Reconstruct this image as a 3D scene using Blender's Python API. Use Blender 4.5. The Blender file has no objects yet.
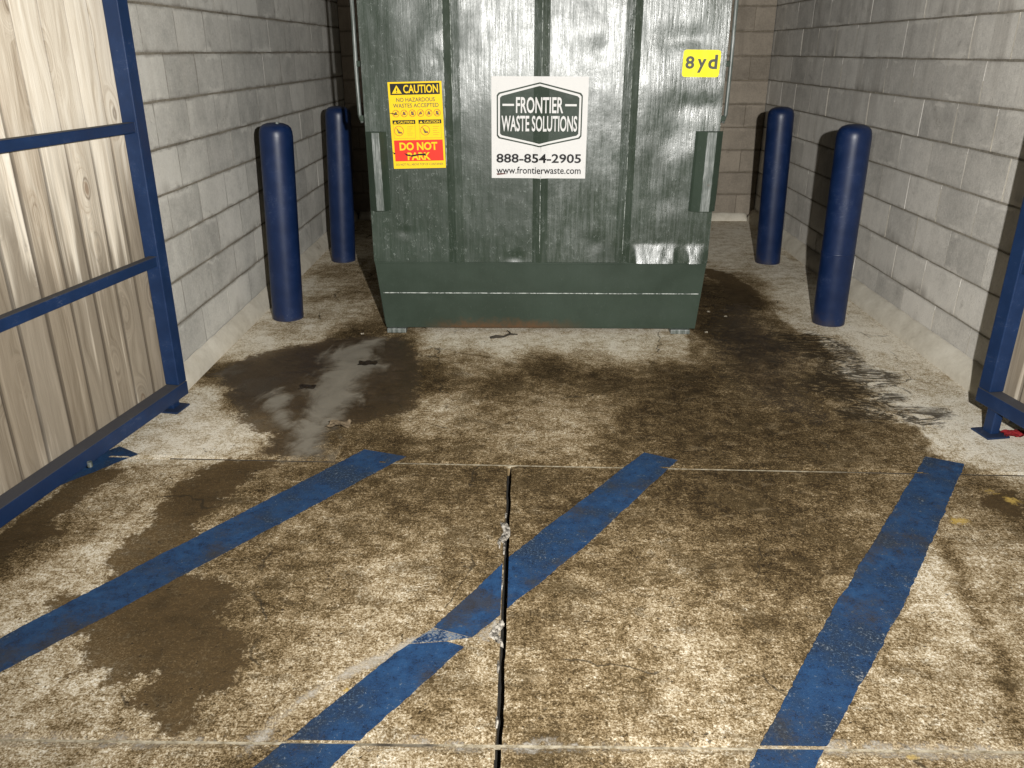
import bpy, bmesh, math, random
import numpy as np
from mathutils import Vector, Matrix, noise as mnoise
random.seed(7)
R = math.radians
S = bpy.context.scene
COL = S.collection

# ------------------------------------------------------------------ node helper
class Mat:
    def __init__(s, name):
        s.m = bpy.data.materials.new(name); s.m.use_nodes = True
        s.t = s.m.node_tree; s.t.nodes.clear()
        s.out = s.t.nodes.new('ShaderNodeOutputMaterial')
    def node(s, ty, ins=None, **props):
        n = s.t.nodes.new(ty)
        for k, v in props.items(): setattr(n, k, v)
        for k, v in (ins or {}).items(): s.set(n.inputs[k], v)
        return n
    def set(s, sock, v):
        if isinstance(v, bpy.types.NodeSocket): s.t.links.new(v, sock)
        elif isinstance(v, (tuple, list)) and sock.type == 'RGBA' and len(v) == 3: sock.default_value = (*v, 1)
        else: sock.default_value = v
    def coord(s, which='Object'): return s.node('ShaderNodeTexCoord').outputs[which]
    def pos(s): return s.node('ShaderNodeNewGeometry').outputs['Position']
    def map(s, v, scale=(1, 1, 1), loc=(0, 0, 0), rot=(0, 0, 0)):
        return s.node('ShaderNodeMapping', {'Vector': v, 'Scale': scale, 'Location': loc, 'Rotation': rot}).outputs[0]
    def noise(s, v, scale, detail=4, rough=.55, dist=0):
        return s.node('ShaderNodeTexNoise', {'Vector': v, 'Scale': scale, 'Detail': detail, 'Roughness': rough, 'Distortion': dist}).outputs['Fac']
    def noisec(s, v, scale, detail=2):
        return s.node('ShaderNodeTexNoise', {'Vector': v, 'Scale': scale, 'Detail': detail}).outputs['Color']
    def math(s, op, a, b=0.0, c=None, clamp=False):
        n = s.node('ShaderNodeMath', operation=op, use_clamp=clamp)
        s.set(n.inputs[0], a); s.set(n.inputs[1], b)
        if c is not None: s.set(n.inputs[2], c)
        return n.outputs[0]
    def vmath(s, op, a, b):
        n = s.node('ShaderNodeVectorMath', operation=op)
        s.set(n.inputs[0], a); s.set(n.inputs[1], b); return n.outputs[0]
    def step(s, v, lo, hi, a=0.0, b=1.0):
        n = s.node('ShaderNodeMapRange', interpolation_type='SMOOTHSTEP')
        for k, x in zip(('Value', 'From Min', 'From Max', 'To Min', 'To Max'), (v, lo, hi, a, b)): s.set(n.inputs[k], x)
        return n.outputs[0]
    def lin(s, v, lo, hi, a=0.0, b=1.0):
        n = s.node('ShaderNodeMapRange')
        for k, x in zip(('Value', 'From Min', 'From Max', 'To Min', 'To Max'), (v, lo, hi, a, b)): s.set(n.inputs[k], x)
        return n.outputs[0]
    def mix(s, f, a, b, mode='MIX'):
        n = s.node('ShaderNodeMix', data_type='RGBA', blend_type=mode)
        s.set(n.inputs[0], f); s.set(n.inputs[6], a); s.set(n.inputs[7], b); return n.outputs[2]
    def ramp(s, f, stops):
        n = s.node('ShaderNodeValToRGB', {'Fac': f}); e = n.color_ramp.elements
        while len(e) > 1: e.remove(e[-1])
        e[0].position = stops[0][0]; e[0].color = (*stops[0][1], 1)
        for p, c in stops[1:]:
            x = e.new(p); x.color = (*c, 1)
        return n.outputs[0]
    def attr(s, name): return s.node('ShaderNodeAttribute', attribute_name=name)
    def rgb(s, c): return s.node('ShaderNodeSeparateColor', {'Color': c}).outputs
    def xyz(s, v): return s.node('ShaderNodeSeparateXYZ', {'Vector': v}).outputs
    def bump(s, h, strength=.5, dist=.01, normal=None):
        n = s.node('ShaderNodeBump', {'Height': h, 'Strength': strength, 'Distance': dist})
        if normal: s.set(n.inputs['Normal'], normal)
        return n.outputs[0]
    def pbr(s, color, rough=.6, normal=None, metal=0.0, spec=.5, coat=0.0, alpha=None):
        p = s.node('ShaderNodeBsdfPrincipled', {'Base Color': color, 'Roughness': rough, 'Metallic': metal, 'Specular IOR Level': spec, 'Coat Weight': coat})
        if normal is not None: s.set(p.inputs['Normal'], normal)
        sh = p.outputs[0]
        if alpha is not None:
            tr = s.node('ShaderNodeBsdfTransparent').outputs[0]
            mx = s.node('ShaderNodeMixShader', {0: alpha, 1: tr, 2: sh}); sh = mx.outputs[0]
        s.t.links.new(sh, s.out.inputs['Surface'])
        return s.m

# ------------------------------------------------------------------ mesh helpers
def loc_of(p):
    m = Matrix()
    while p is not None:
        m = p.matrix_basis @ m; p = p.parent
    return m
def link(name, me, mat, parent=None, smooth=False):
    o = bpy.data.objects.new(name, me); COL.objects.link(o)
    if mat: me.materials.append(mat)
    if parent is not None: o.parent = parent
    if smooth: me.polygons.foreach_set('use_smooth', [True] * len(me.polygons))
    return o
def obj(name, bm, mat, parent=None, smooth=False, world=True):
    """bmesh -> object; with world=True the verts are world coordinates moved into the parent's space"""
    if parent is not None and world:
        bmesh.ops.transform(bm, matrix=loc_of(parent).inverted(), verts=bm.verts)
    me = bpy.data.meshes.new(name); bm.to_mesh(me); bm.free()
    return link(name, me, mat, parent, smooth)
def tag(o, label=None, cat=None, group=None, kind=None):
    if label: o['label'] = label
    if cat: o['category'] = cat
    if group: o['group'] = group
    if kind: o['kind'] = kind
    return o
def empty(name, loc, rz=0.0, rot=None):
    o = bpy.data.objects.new(name, None); COL.objects.link(o)
    o.location = loc; o.rotation_euler = rot if rot else (0, 0, rz); o.empty_display_size = .1
    return o
def box(bm, x0, x1, y0, y1, z0, z1, bevel=0.0):
    vs = [bm.verts.new(v) for v in ((x0,y0,z0),(x1,y0,z0),(x1,y1,z0),(x0,y1,z0),(x0,y0,z1),(x1,y0,z1),(x1,y1,z1),(x0,y1,z1))]
    fs = [bm.faces.new([vs[i] for i in q]) for q in ((0,3,2,1),(4,5,6,7),(0,1,5,4),(1,2,6,5),(2,3,7,6),(3,0,4,7))]
    if bevel:
        es = list({e for f in fs for e in f.edges})
        bmesh.ops.bevel(bm, geom=es, offset=bevel, segments=2, affect='EDGES', profile=.5)
    return vs
def tube(bm, pts, r, n=10):
    rings = []
    for i, p in enumerate(pts):
        p = Vector(p); a = Vector(pts[max(i-1, 0)]); b = Vector(pts[min(i+1, len(pts)-1)])
        d = (b - a).normalized(); u = d.orthogonal().normalized(); v = d.cross(u)
        rr = r[i] if isinstance(r, (list, tuple)) else r
        rings.append([bm.verts.new(p + (u*math.cos(2*math.pi*k/n) + v*math.sin(2*math.pi*k/n))*rr) for k in range(n)])
    for A, B in zip(rings, rings[1:]):
        for k in range(n): bm.faces.new((A[k], A[(k+1) % n], B[(k+1) % n], B[k]))
    bm.faces.new(rings[0][::-1]); bm.faces.new(rings[-1])
def prism(bm, poly, y0, y1):
    """polygon in (x, z), extruded from y0 to y1"""
    a = [bm.verts.new((x, y0, z)) for x, z in poly]; b = [bm.verts.new((x, y1, z)) for x, z in poly]
    bm.faces.new(a); bm.faces.new(b[::-1])
    n = len(poly)
    for i in range(n): bm.faces.new((a[i], b[i], b[(i+1) % n], a[(i+1) % n]))
    bmesh.ops.recalc_face_normals(bm, faces=bm.faces)
def seg_sdf(P, poly, closed=True):
    n = len(poly); d = np.full(len(P), 1e9); inside = np.zeros(len(P), bool)
    for i in range(n if closed else n-1):
        a = np.array(poly[i]); b = np.array(poly[(i+1) % n]); ab = b - a
        t = np.clip(((P - a) @ ab) / max(ab @ ab, 1e-9), 0, 1)
        d = np.minimum(d, np.linalg.norm(P - a - t[:, None]*ab, axis=1))
        if closed:
            c = ((a[1] > P[:, 1]) != (b[1] > P[:, 1]))
            xx = a[0] + (P[:, 1]-a[1])*(b[0]-a[0])/((b[1]-a[1]) or 1e-9)
            inside ^= c & (P[:, 0] < xx)
    return np.where(inside, -d, d)
def fbm(x, y, z=0.0, o=3):
    return mnoise.fractal(Vector((x, y, z)), 1.0, 2.0, o)
# ------------------------------------------------------------------ stain maps of the concrete (metres on the floor)
GRIME=[(-1.6,5.05,.0),(-1.6,4.5,.0),(-1.38,4.75,.08),(-1.4,5.3,.12),(-1.3,4.6,.2),(2.1,4.6,.0),(2.0,5.6,.05),(-1.35,5.2,.25),(-1.45,5.5,.15),(-1.25,5.6,.45),(-1.3,5.0,.3),(-1.5,4.7,.2),(-1.62,5.6,.1),(-1.55,6.6,.15),(-1.62,4.4,.05),(1.6,7.5,.08),(2.1,6.2,.12),(2.15,5.2,.1), (-1.60,3.61,0.05),(-1.57,3.17,0.05),(-1.30,3.18,0.10),(-1.61,4.33,0.15),(-1.45,4.70,0.45),(-1.42,5.34,0.65),(-1.45,6.17,0.45),(-1.56,5.34,0.30),(-1.40,3.74,0.75),(-1.58,3.99,0.70),(-1.25,4.18,0.75),(-1.04,4.52,0.75),(-0.71,4.35,0.80),(-0.78,3.75,0.70),(-0.86,3.18,0.60),(-0.54,3.89,0.75),(-0.48,3.40,0.40),(-0.40,3.49,0.28),(-0.42,3.34,0.32),(-0.32,3.14,0.60),(-0.59,3.19,0.70),(-0.12,3.76,0.70),(0.15,4.04,0.75),(0.40,3.91,0.80),(0.17,3.41,0.36),(-0.01,3.30,0.38),(0.37,3.55,0.40),(0.03,3.64,0.50),(0.21,3.20,0.40),(-0.16,3.46,0.50),(0.55,3.41,0.75),(0.79,3.21,0.75),(0.83,3.91,0.80),(1.22,4.74,0.90),(1.51,5.39,0.90),(1.28,5.64,0.85),(1.37,4.38,0.85),(1.38,3.66,0.75),(1.45,3.32,0.70),(1.12,3.11,0.75),(1.55,3.12,0.60),(1.58,2.99,0.55),(0.42,3.10,0.65),(-0.55,4.43,0.25),(-0.14,4.44,0.08),(0.22,4.50,0.08),(0.57,4.45,0.10),(0.86,4.46,0.25),(-0.24,4.22,0.35),(0.38,4.23,0.35),(-0.45,4.60,0.08),(0.77,4.62,0.08),(1.71,6.91,0.10),(2.03,7.53,0.08),(1.69,6.48,0.15),(1.94,5.92,0.15),(1.92,5.39,0.15),(1.91,6.38,0.20),(1.67,5.92,0.50),(1.75,4.84,0.20),(1.81,4.47,0.20),(1.83,4.07,0.10),(1.87,3.67,0.05),(1.95,3.33,0.03),(2.03,3.13,0.03),(2.17,3.23,0.03),(1.72,3.54,0.30),(1.65,3.72,0.60),(1.84,3.38,0.15),(1.66,4.22,0.45),(-1.86,2.65,0.45),(-1.76,2.35,0.75),(-1.63,2.65,0.35),(-1.67,2.44,0.55),(-1.50,2.81,0.30),(-1.47,2.26,0.20),(-1.38,2.45,0.20),(-1.58,2.10,0.20),(-1.56,1.95,0.20),(-1.23,2.27,0.35),(-1.24,2.66,0.50),(-1.14,2.82,0.55),(-0.90,2.82,0.55),(-0.72,2.74,0.55),(-0.88,2.59,0.45),(-0.48,2.75,0.60),(-0.28,2.67,0.60),(-0.13,2.75,0.65),(-0.61,2.40,0.50),(-0.36,2.40,0.45),(-0.18,2.28,0.50),(-0.74,2.22,0.50),(-0.87,2.21,0.50),(-0.98,1.96,0.50),(-1.09,1.87,0.50),(-0.83,1.96,0.50),(-0.59,2.01,0.40),(-0.46,2.11,0.35),(-0.29,2.07,0.35),(-0.63,1.79,0.35),(-0.79,1.75,0.50),(-0.50,1.88,0.30),(-1.16,1.70,0.25),(-1.31,1.66,0.25),(-1.28,1.53,0.25),(-1.02,1.53,0.30),(-0.83,1.57,0.35),(-0.69,1.60,0.35),(-0.15,1.80,0.40),(-0.22,1.64,0.45),(-0.11,1.58,0.40),(-0.31,1.57,0.35),(-0.38,1.51,0.30),(-1.13,1.44,0.30),(-0.78,1.44,0.40),(-0.69,1.45,0.60),(-0.29,1.43,0.30),(-0.12,1.45,0.35),(0.15,2.76,0.65),(0.38,2.68,0.60),(0.70,2.77,0.70),(0.92,2.69,0.75),(1.17,2.77,0.65),(1.38,2.70,0.60),(0.13,2.41,0.55),(0.33,2.29,0.55),(0.62,2.35,0.55),(0.88,2.30,0.65),(1.09,2.42,0.60),(0.09,2.07,0.50),(0.24,2.02,0.45),(0.44,2.08,0.45),(0.60,1.98,0.45),(0.76,1.98,0.50),(0.05,1.80,0.50),(0.20,1.84,0.35),(0.34,1.81,0.40),(0.50,1.77,0.30),(0.54,1.69,0.35),(0.10,1.61,0.50),(0.26,1.58,0.40),(0.41,1.55,0.35),(0.02,1.51,0.55),(1.15,1.99,0.40),(1.45,2.43,0.35),(1.65,2.70,0.45),(1.84,2.71,0.60),(1.56,2.31,0.30),(1.54,2.09,0.40),(1.32,2.09,0.25),(1.25,1.82,0.30),(1.04,1.74,0.40),(1.25,1.67,0.30),(0.88,1.59,0.40),(1.00,1.53,0.35),(1.21,1.50,0.30),(1.40,2.25,0.20) ]
DARKPOOL = [(-1.666, 3.949), (-1.596, 4.175), (-1.488, 4.322), (-1.325, 4.427), (-1.172, 4.535), (-0.875, 4.595), (-0.703, 4.542), (-0.579, 4.19), (-0.5, 3.538), (-0.623, 3.433), (-0.674, 3.399), (-0.897, 3.267), (-0.844, 3.034), (-0.994, 3.018), (-1.152, 3.03), (-1.134, 3.233), (-1.303, 3.292), (-1.409, 3.524), (-1.515, 3.746)]
MILK = [(-0.956, 3.019), (-1.021, 3.116), (-1.03, 3.328), (-1.033, 3.566), (-1.102, 3.752), (-1.074, 3.894), (-1.005, 4.091), (-1.103, 4.23), (-1.073, 4.328), (-0.989, 4.432), (-0.866, 4.54), (-0.882, 4.233), (-0.774, 4.095), (-0.849, 3.877), (-0.849, 3.642), (-0.871, 3.463), (-0.92, 3.395), (-0.894, 3.206), (-0.857, 3.034)]
MILK2 = [(-1.065, 3.28), (-1.157, 3.359), (-1.242, 3.527), (-1.287, 3.654), (-1.249, 3.731), (-1.158, 3.674), (-1.147, 3.528), (-1.089, 3.392)]
PATCH = [(-1.338, 2.915), (-1.385, 2.781), (-1.383, 2.57), (-1.351, 2.515), (-1.406, 2.346), (-1.397, 2.239), (-1.367, 2.151), (-1.373, 2.108), (-1.492, 2.065), (-1.497, 2.006), (-1.459, 1.95), (-1.318, 1.879), (-1.275, 1.854), (-1.283, 1.795), (-1.257, 1.763), (-1.243, 1.724), (-1.174, 1.709), (-1.13, 1.687), (-1.074, 1.711), (-1.011, 1.72), (-1.022, 1.645), (-1.052, 1.616), (-0.974, 1.596), (-0.921, 1.51), (-0.881, 1.511), (-0.85, 1.564), (-0.855, 1.633), (-0.768, 1.693), (-0.798, 1.819), (-0.904, 1.958), (-0.926, 2.094), (-1.015, 2.2), (-1.117, 2.187), (-1.139, 2.387), (-1.203, 2.517), (-1.123, 2.722), (-1.094, 2.885), (-1.021, 2.92), (-1.042, 2.99), (-1.263, 2.987)]
PATCH2 = [(-1.798, 2.979), (-1.713, 2.927), (-1.622, 2.911), (-1.706, 2.683), (-1.722, 2.482), (-1.614, 2.418), (-1.764, 2.377), (-1.77, 2.292), (-1.847, 2.303), (-1.881, 2.427), (-1.856, 2.535)]
SCUFF1 = [(1.504, 4.612), (1.595, 4.644), (1.73, 4.678), (1.831, 4.555), (1.868, 4.38), (1.834, 4.188), (1.868, 4.036), (1.957, 3.989), (1.864, 3.893), (1.723, 3.845), (1.749, 3.735), (1.86, 3.715), (1.749, 3.65), (1.822, 3.55), (2.0, 3.513), (1.883, 3.398), (1.773, 3.472), (1.629, 3.432), (1.562, 3.507), (1.666, 3.608), (1.587, 3.711), (1.495, 3.841), (1.631, 4.032), (1.74, 4.294), (1.605, 4.292), (1.532, 4.432)]
TYRE = [(1.441, 6.296), (1.593, 6.139), (1.678, 5.659), (1.637, 5.202), (1.589, 5.279), (1.451, 5.049), (1.44, 5.482), (1.459, 5.888), (1.387, 6.034)]
RIGHTDARK = [(1.351, 5.984), (1.442, 5.701), (1.435, 5.357), (1.621, 5.442), (1.674, 4.981), (1.677, 4.709), (1.781, 4.647), (1.759, 4.294), (1.614, 3.983), (1.619, 3.798), (1.644, 3.47), (1.819, 3.361), (1.801, 3.188), (1.683, 3.059), (1.59, 2.881), (0.65, 2.924), (0.574, 3.379), (0.729, 3.97), (0.93, 4.174), (0.997, 4.635)]
WETR = [(1.271, 5.355), (1.668, 5.443), (1.653, 4.91), (1.74, 4.294), (1.532, 3.797), (1.586, 3.322), (1.315, 3.248), (1.086, 3.539), (0.945, 3.973), (1.017, 4.636)]
CORNER = [(1.735, 2.797), (1.805, 2.744), (2.002, 2.825), (1.856, 2.53), (1.784, 2.598), (1.716, 2.646)]
EFFLO = [(-0.687, 1.466), (-0.656, 1.52), (-0.619, 1.597), (-0.551, 1.676), (-0.478, 1.745), (-0.392, 1.815), (-0.314, 1.879), (-0.213, 1.907), (-0.122, 1.882), (-0.075, 1.949)]
EFFLO2 = [(-0.072, 1.883), (-0.065, 1.95), (-0.078, 2.044)]
TRACK = [(1.493, 2.492), (1.462, 2.25), (1.405, 2.042), (1.384, 1.862), (1.318, 1.668), (1.265, 1.533)]
YELPTS= [(1.617, 2.561), (1.469, 2.558), (1.882, 2.707), (0.96, 1.476), (-0.478, 1.677), (-0.57, 1.665), (1.837, 2.767)]

# ------------------------------------------------------------------ materials
def mat_concrete():
    m = Mat('stained_concrete'); P = m.pos()
    A = m.rgb(m.attr('stain_a').outputs['Color']); B = m.rgb(m.attr('stain_b').outputs['Color'])
    P2 = m.map(P, (1, 1, 0))
    n1 = m.noise(P2, 3.2, 8, .62); n2 = m.noise(m.map(P2, loc=(4, 9, 0)), 14, 8, .7); n3 = m.noise(P2, 70, 6, .75)
    n4 = m.noise(P2, 170, 5, .8)
    br = m.noise(m.map(P2, (9, 90, 1)), 1.0, 5, .7)               # broom finish, across the slab
    edge = m.math('ADD', m.math('MULTIPLY', m.math('SUBTRACT', n2, .5), 1.0), m.math('MULTIPLY', m.math('SUBTRACT', n3, .5), .5))
    g = m.math('ADD', A[0], m.math('MULTIPLY', m.math('SUBTRACT', n1, .5), .55))
    g = m.math('ADD', g, m.math('MULTIPLY', m.math('SUBTRACT', n2, .5), 1.1))
    g = m.math('ADD', g, m.math('MULTIPLY', m.math('SUBTRACT', n3, .5), 1.45))
    g = m.math('ADD', g, m.math('MULTIPLY', m.math('SUBTRACT', n4, .5), 2.0))
    g = m.math('ADD', g, m.math('MULTIPLY', m.math('SUBTRACT', br, .5), .25))
    col = m.ramp(g, [(0.0, (.80, .745, .63)), (.20, (.55, .465, .325)), (.42, (.275, .200, .108)), (.62, (.112, .076, .034)), (.85, (.042, .027, .011)), (1.0, (.018, .012, .006))])
    o1 = m.noise(P2, 5.5, 6, .62, .9); o2 = m.noise(m.map(P2, (1, 1.7, 1), loc=(7, 2, 0)), 11, 6, .66, .7)
    gm = m.step(A[0], .22, .55)
    col = m.mix(m.math('MULTIPLY', m.math('MULTIPLY', m.step(m.math('ADD', o1, m.math('MULTIPLY', m.math('SUBTRACT', n4, .5), .3)), .53, .60), gm), .45), col, (.066, .046, .021))
    col = m.mix(m.math('MULTIPLY', m.math('MULTIPLY', m.step(m.math('ADD', o2, m.math('MULTIPLY', m.math('SUBTRACT', n4, .5), .35)), .56, .62), gm), .45), col, (.042, .030, .015))
    col = m.mix(m.math('MULTIPLY', m.math('MULTIPLY', m.step(m.math('ADD', o2, m.math('MULTIPLY', m.math('SUBTRACT', n4, .5), .5)), .42, .34), gm), .28), col, (.36, .275, .165))
    # spill stains with a hard ragged edge
    edge2 = m.math('ADD', edge, m.math('MULTIPLY', m.math('SUBTRACT', m.noise(P2, 7, 6, .7, .6), .5), 1.1))
    st = m.step(m.math('ADD', A[1], m.math('MULTIPLY', edge2, .62)), .44, .56)
    dk = m.mix(m.step(n2, .3, .7), (.045, .030, .013), (.105, .072, .036))
    dk = m.mix(m.step(m.math('ADD', m.math('MULTIPLY', n3, .6), m.math('MULTIPLY', n4, .5)), .55, .75), dk, (.21, .155, .09))
    dk = m.mix(m.step(m.math('ADD', m.math('MULTIPLY', n2, .5), m.math('MULTIPLY', n4, .5)), .50, .38, 0, .8), dk, (.03, .022, .012))
    pd = m.mix(.55, m.mix(1.0, col, m.mix(m.step(n2, .3, .7), (.26, .215, .15), (.50, .42, .30)), 'MULTIPLY'), dk)
    col = m.mix(m.math('MULTIPLY', st, .95), col, pd)
    # dark greasy swirls
    sw = m.noise(m.map(P2, (3.2, 8, 1), rot=(0, 0, .35)), 1.0, 4, .6, 2.6)
    rdg = m.math('MAXIMUM', m.step(m.math('ABSOLUTE', m.math('SUBTRACT', sw, .5)), .085, .03), m.step(sw, .57, .62))
    ms = m.math('MULTIPLY', m.step(m.math('ADD', B[2], m.math('MULTIPLY', edge, .5)), .34, .55), rdg)
    col = m.mix(m.math('MULTIPLY', ms, .88), col, (.028, .020, .011))
    # hairline cracks
    cp = m.vmath('ADD', P2, m.vmath('MULTIPLY', m.noisec(P2, 3.5, 5), (.30, .30, 0)))
    cr = m.node('ShaderNodeTexVoronoi', {'Vector': cp, 'Scale': .9}, feature='DISTANCE_TO_EDGE').outputs['Distance']
    crk = m.math('MULTIPLY', m.step(cr, .0042, .0015), m.step(n1, .50, .58))
    col = m.mix(m.math('MULTIPLY', crk, .75), col, (.03, .023, .014))
    # pits
    v2 = m.node('ShaderNodeTexVoronoi', {'Vector': P2, 'Scale': 95.0}).outputs['Distance']
    p2 = m.math('MULTIPLY', m.step(v2, .12, .22, 1, 0), m.step(m.noise(P2, 9, 3), .46, .56))
    col = m.mix(m.math('MULTIPLY', p2, .7), col, (.022, .016, .009))
    vo = m.node('ShaderNodeTexVoronoi', {'Vector': m.vmath('ADD', P2, m.vmath('MULTIPLY', m.noisec(P2, 18), (.05, .05, 0))), 'Scale': 42.0}).outputs['Distance']
    pit = m.math('MULTIPLY', m.step(vo, .10, .19, 1, 0), m.step(m.noise(P2, 6, 3), .48, .62))
    col = m.mix(m.math('MULTIPLY', pit, .75), col, (.035, .027, .018))
    # milky residue in the puddle
    wv = m.noise(m.map(P2, (5, 2.2, 1), rot=(0, 0, .35)), 1.0, 6, .65, 1.8)
    mk = m.step(m.math('ADD', B[0], m.math('ADD', m.math('MULTIPLY', m.math('SUBTRACT', wv, .5), 1.0), m.math('MULTIPLY', m.math('SUBTRACT', n2, .5), .4))), .32, .72)
    col = m.mix(m.math('MULTIPLY', mk, .9), col, m.mix(wv, (.13, .115, .090), (.34, .31, .25)))
    # pale sealant smears and mineral lines
    ef = m.step(m.math('ADD', B[1], m.math('ADD', m.math('MULTIPLY', edge, .9), m.math('MULTIPLY', m.math('SUBTRACT', n1, .5), .8))), .48, .74)
    col = m.mix(m.math('MULTIPLY', ef, .72), col, m.mix(m.step(n3, .35, .65), (.30, .27, .22), (.58, .545, .48)))
    # yellow flecks
    yl = m.math('MULTIPLY', m.step(m.math('ADD', m.attr('stain_c').outputs['Fac'], m.math('MULTIPLY', edge, .9)), .55, .7), .75)
    col = m.mix(yl, col, (.55, .38, .10))
    # wet film soaks the concrete dark
    wt = m.step(m.math('ADD', A[2], m.math('MULTIPLY', edge, .5)), .42, .62)
    col = m.mix(m.math('MULTIPLY', m.math('MULTIPLY', wt, .42), m.math('SUBTRACT', 1.0, mk)), col, m.mix(1.0, col, (.50, .43, .33), 'MULTIPLY'))
    rough = m.math('SUBTRACT', .90, m.math('MULTIPLY', m.math('MULTIPLY', wt, m.step(n1, .40, .56, .35, 1)), m.lin(n2, .3, .7, .62, .40)))
    h = m.math('ADD', m.math('MULTIPLY', n3, .55), m.math('MULTIPLY', n4, .35))
    h = m.math('ADD', h, m.math('MULTIPLY', br, .3))
    h = m.math('SUBTRACT', h, m.math('MULTIPLY', pit, .6))
    h = m.math('MULTIPLY', h, m.math('SUBTRACT', 1.0, m.math('MULTIPLY', mk, .9)))
    return m.pbr(col, rough, m.bump(h, .85, .006), spec=m.lin(wt, 0, 1, .12, .45))

def mat_ground():
    m = Mat('dirt'); P = m.pos(); n = m.noise(P, 30, 6, .7)
    return m.pbr(m.ramp(n, [(.3, (.003, .003, .002)), (.7, (.014, .011, .008))]), .95, m.bump(n, .6, .01))
def mat_asphalt():
    m = Mat('asphalt'); P = m.pos(); n = m.noise(P, 120, 4, .7)
    return m.pbr(m.ramp(n, [(.3, (.03, .03, .03)), (.7, (.075, .072, .068))]), .9, m.bump(n, .6, .008))
def mat_sealant():
    m = Mat('joint_sealant'); P = m.pos(); n = m.noise(P, 45, 5, .7); n2 = m.noise(P, 3.1, 4)
    c = m.ramp(n, [(.35, (.16, .125, .07)), (.6, (.44, .39, .29))])
    X = m.xyz(P)[0]; on = m.math('MULTIPLY', m.step(X, -.75, -.5), m.step(X, 1.5, 1.1))
    on = m.math('MAXIMUM', on, m.step(m.xyz(P)[1], 2.2, 2.0))
    return m.pbr(m.mix(m.math('MULTIPLY', on, m.step(n2, .34, .46)), (.045, .036, .025), c), .8, m.bump(n, .7, .004))
def mat_caulk():
    m = Mat('torn_caulk'); P = m.pos(); n = m.noise(P, 60, 5, .7)
    return m.pbr(m.ramp(n, [(.38, (.02, .018, .016)), (.47, (.2, .18, .15)), (.62, (.58, .54, .47))]), .7, m.bump(n, .8, .006))

def mat_block(tint, dark, k, bed, crack=0.0, lipk=.55):
    m = Mat('concrete_block'); P = m.coord('Object')
    rnd = m.attr('tone').outputs['Fac']
    n1 = m.noise(P, 1.3, 5, .6); n2 = m.noise(P, 9, 7, .7); n3 = m.noise(P, 60, 5, .75); n4 = m.noise(P, 240, 2)
    drip = m.noise(m.map(P, (7, 7, .7)), 1.0, 5, .62)
    v = m.math('ADD', m.math('MULTIPLY', rnd, .12), m.math('MULTIPLY', n1, .50))
    v = m.math('ADD', v, m.math('MULTIPLY', n2, .28))
    v = m.math('ADD', v, m.math('MULTIPLY', n3, .26))
    v = m.math('ADD', v, m.math('MULTIPLY', drip, .18))
    col = m.ramp(v, [(.46, tuple(.40*x for x in tint)), (.60, tuple(.72*x for x in tint)), (.72, tint), (.90, tuple(min(1, 1.22*x) for x in tint))])
    z = m.xyz(P)[2]
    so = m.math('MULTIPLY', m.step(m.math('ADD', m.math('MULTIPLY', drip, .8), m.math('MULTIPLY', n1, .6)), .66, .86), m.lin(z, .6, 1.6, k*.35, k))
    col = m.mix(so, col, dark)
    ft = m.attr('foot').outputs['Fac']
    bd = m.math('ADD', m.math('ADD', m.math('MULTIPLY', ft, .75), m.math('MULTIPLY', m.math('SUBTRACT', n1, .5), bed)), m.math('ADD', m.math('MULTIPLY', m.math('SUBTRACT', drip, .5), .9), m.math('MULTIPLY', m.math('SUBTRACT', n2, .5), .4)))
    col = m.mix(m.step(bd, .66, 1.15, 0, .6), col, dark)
    lip = m.math('ADD', m.math('ABSOLUTE', m.math('SUBTRACT', ft, .5)), m.math('MULTIPLY', m.math('SUBTRACT', n2, .5), .25))
    col = m.mix(m.step(lip, .43, .52, 0, lipk), col, dark)
    sm = m.math('MULTIPLY', m.step(m.math('ADD', m.math('ABSOLUTE', m.math('SUBTRACT', ft, .5)), m.math('MULTIPLY', m.math('SUBTRACT', n2, .5), .5)), .33, .42), m.step(m.noise(m.map(P, (2.5, 2.5, 6), loc=(5, 0, 3)), 1.0, 5, .65), .52, .60))
    col = m.mix(m.math('MULTIPLY', sm, .5), col, tuple(min(1, 1.12*x) for x in tint))
    spl = m.math('MULTIPLY', m.step(m.noise(m.map(P, loc=(3, 1, 7)), 3.1, 7, .72, .5), .60, .66), m.step(n3, .42, .58))
    col = m.mix(m.math('MULTIPLY', spl, .45), col, dark)
    vo = m.node('ShaderNodeTexVoronoi', {'Vector': P, 'Scale': 75.0}).outputs['Distance']
    pit = m.math('MULTIPLY', m.step(vo, .13, .24, 1, 0), m.step(n2, .5, .62))
    col = m.mix(m.math('MULTIPLY', pit, .5), col, dark)
    h = m.math('SUBTRACT', m.math('ADD', m.math('MULTIPLY', n3, .7), m.math('MULTIPLY', n4, .4)), m.math('MULTIPLY', pit, .5))
    col = m.mix(m.step(m.math('ADD', m.attr('side').outputs['Fac'], m.math('MULTIPLY', m.math('SUBTRACT', n2, .5), .5)), .84, 1.0, 0, crack), col, dark)
    return m.pbr(col, .93, m.bump(h, .55, .006), spec=.25)
def mat_mortar(c):
    m = Mat('mortar'); P = m.coord('Object'); n = m.noise(P, 70, 5, .7); n1 = m.noise(P, 4, 4)
    z = m.ramp(m.math('ADD', m.math('MULTIPLY', n, .6), m.math('MULTIPLY', n1, .5)), [(.35, tuple(.35*x for x in c)), (.7, c)])
    return m.pbr(z, .95, m.bump(n, .8, .006), spec=.2)
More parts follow.
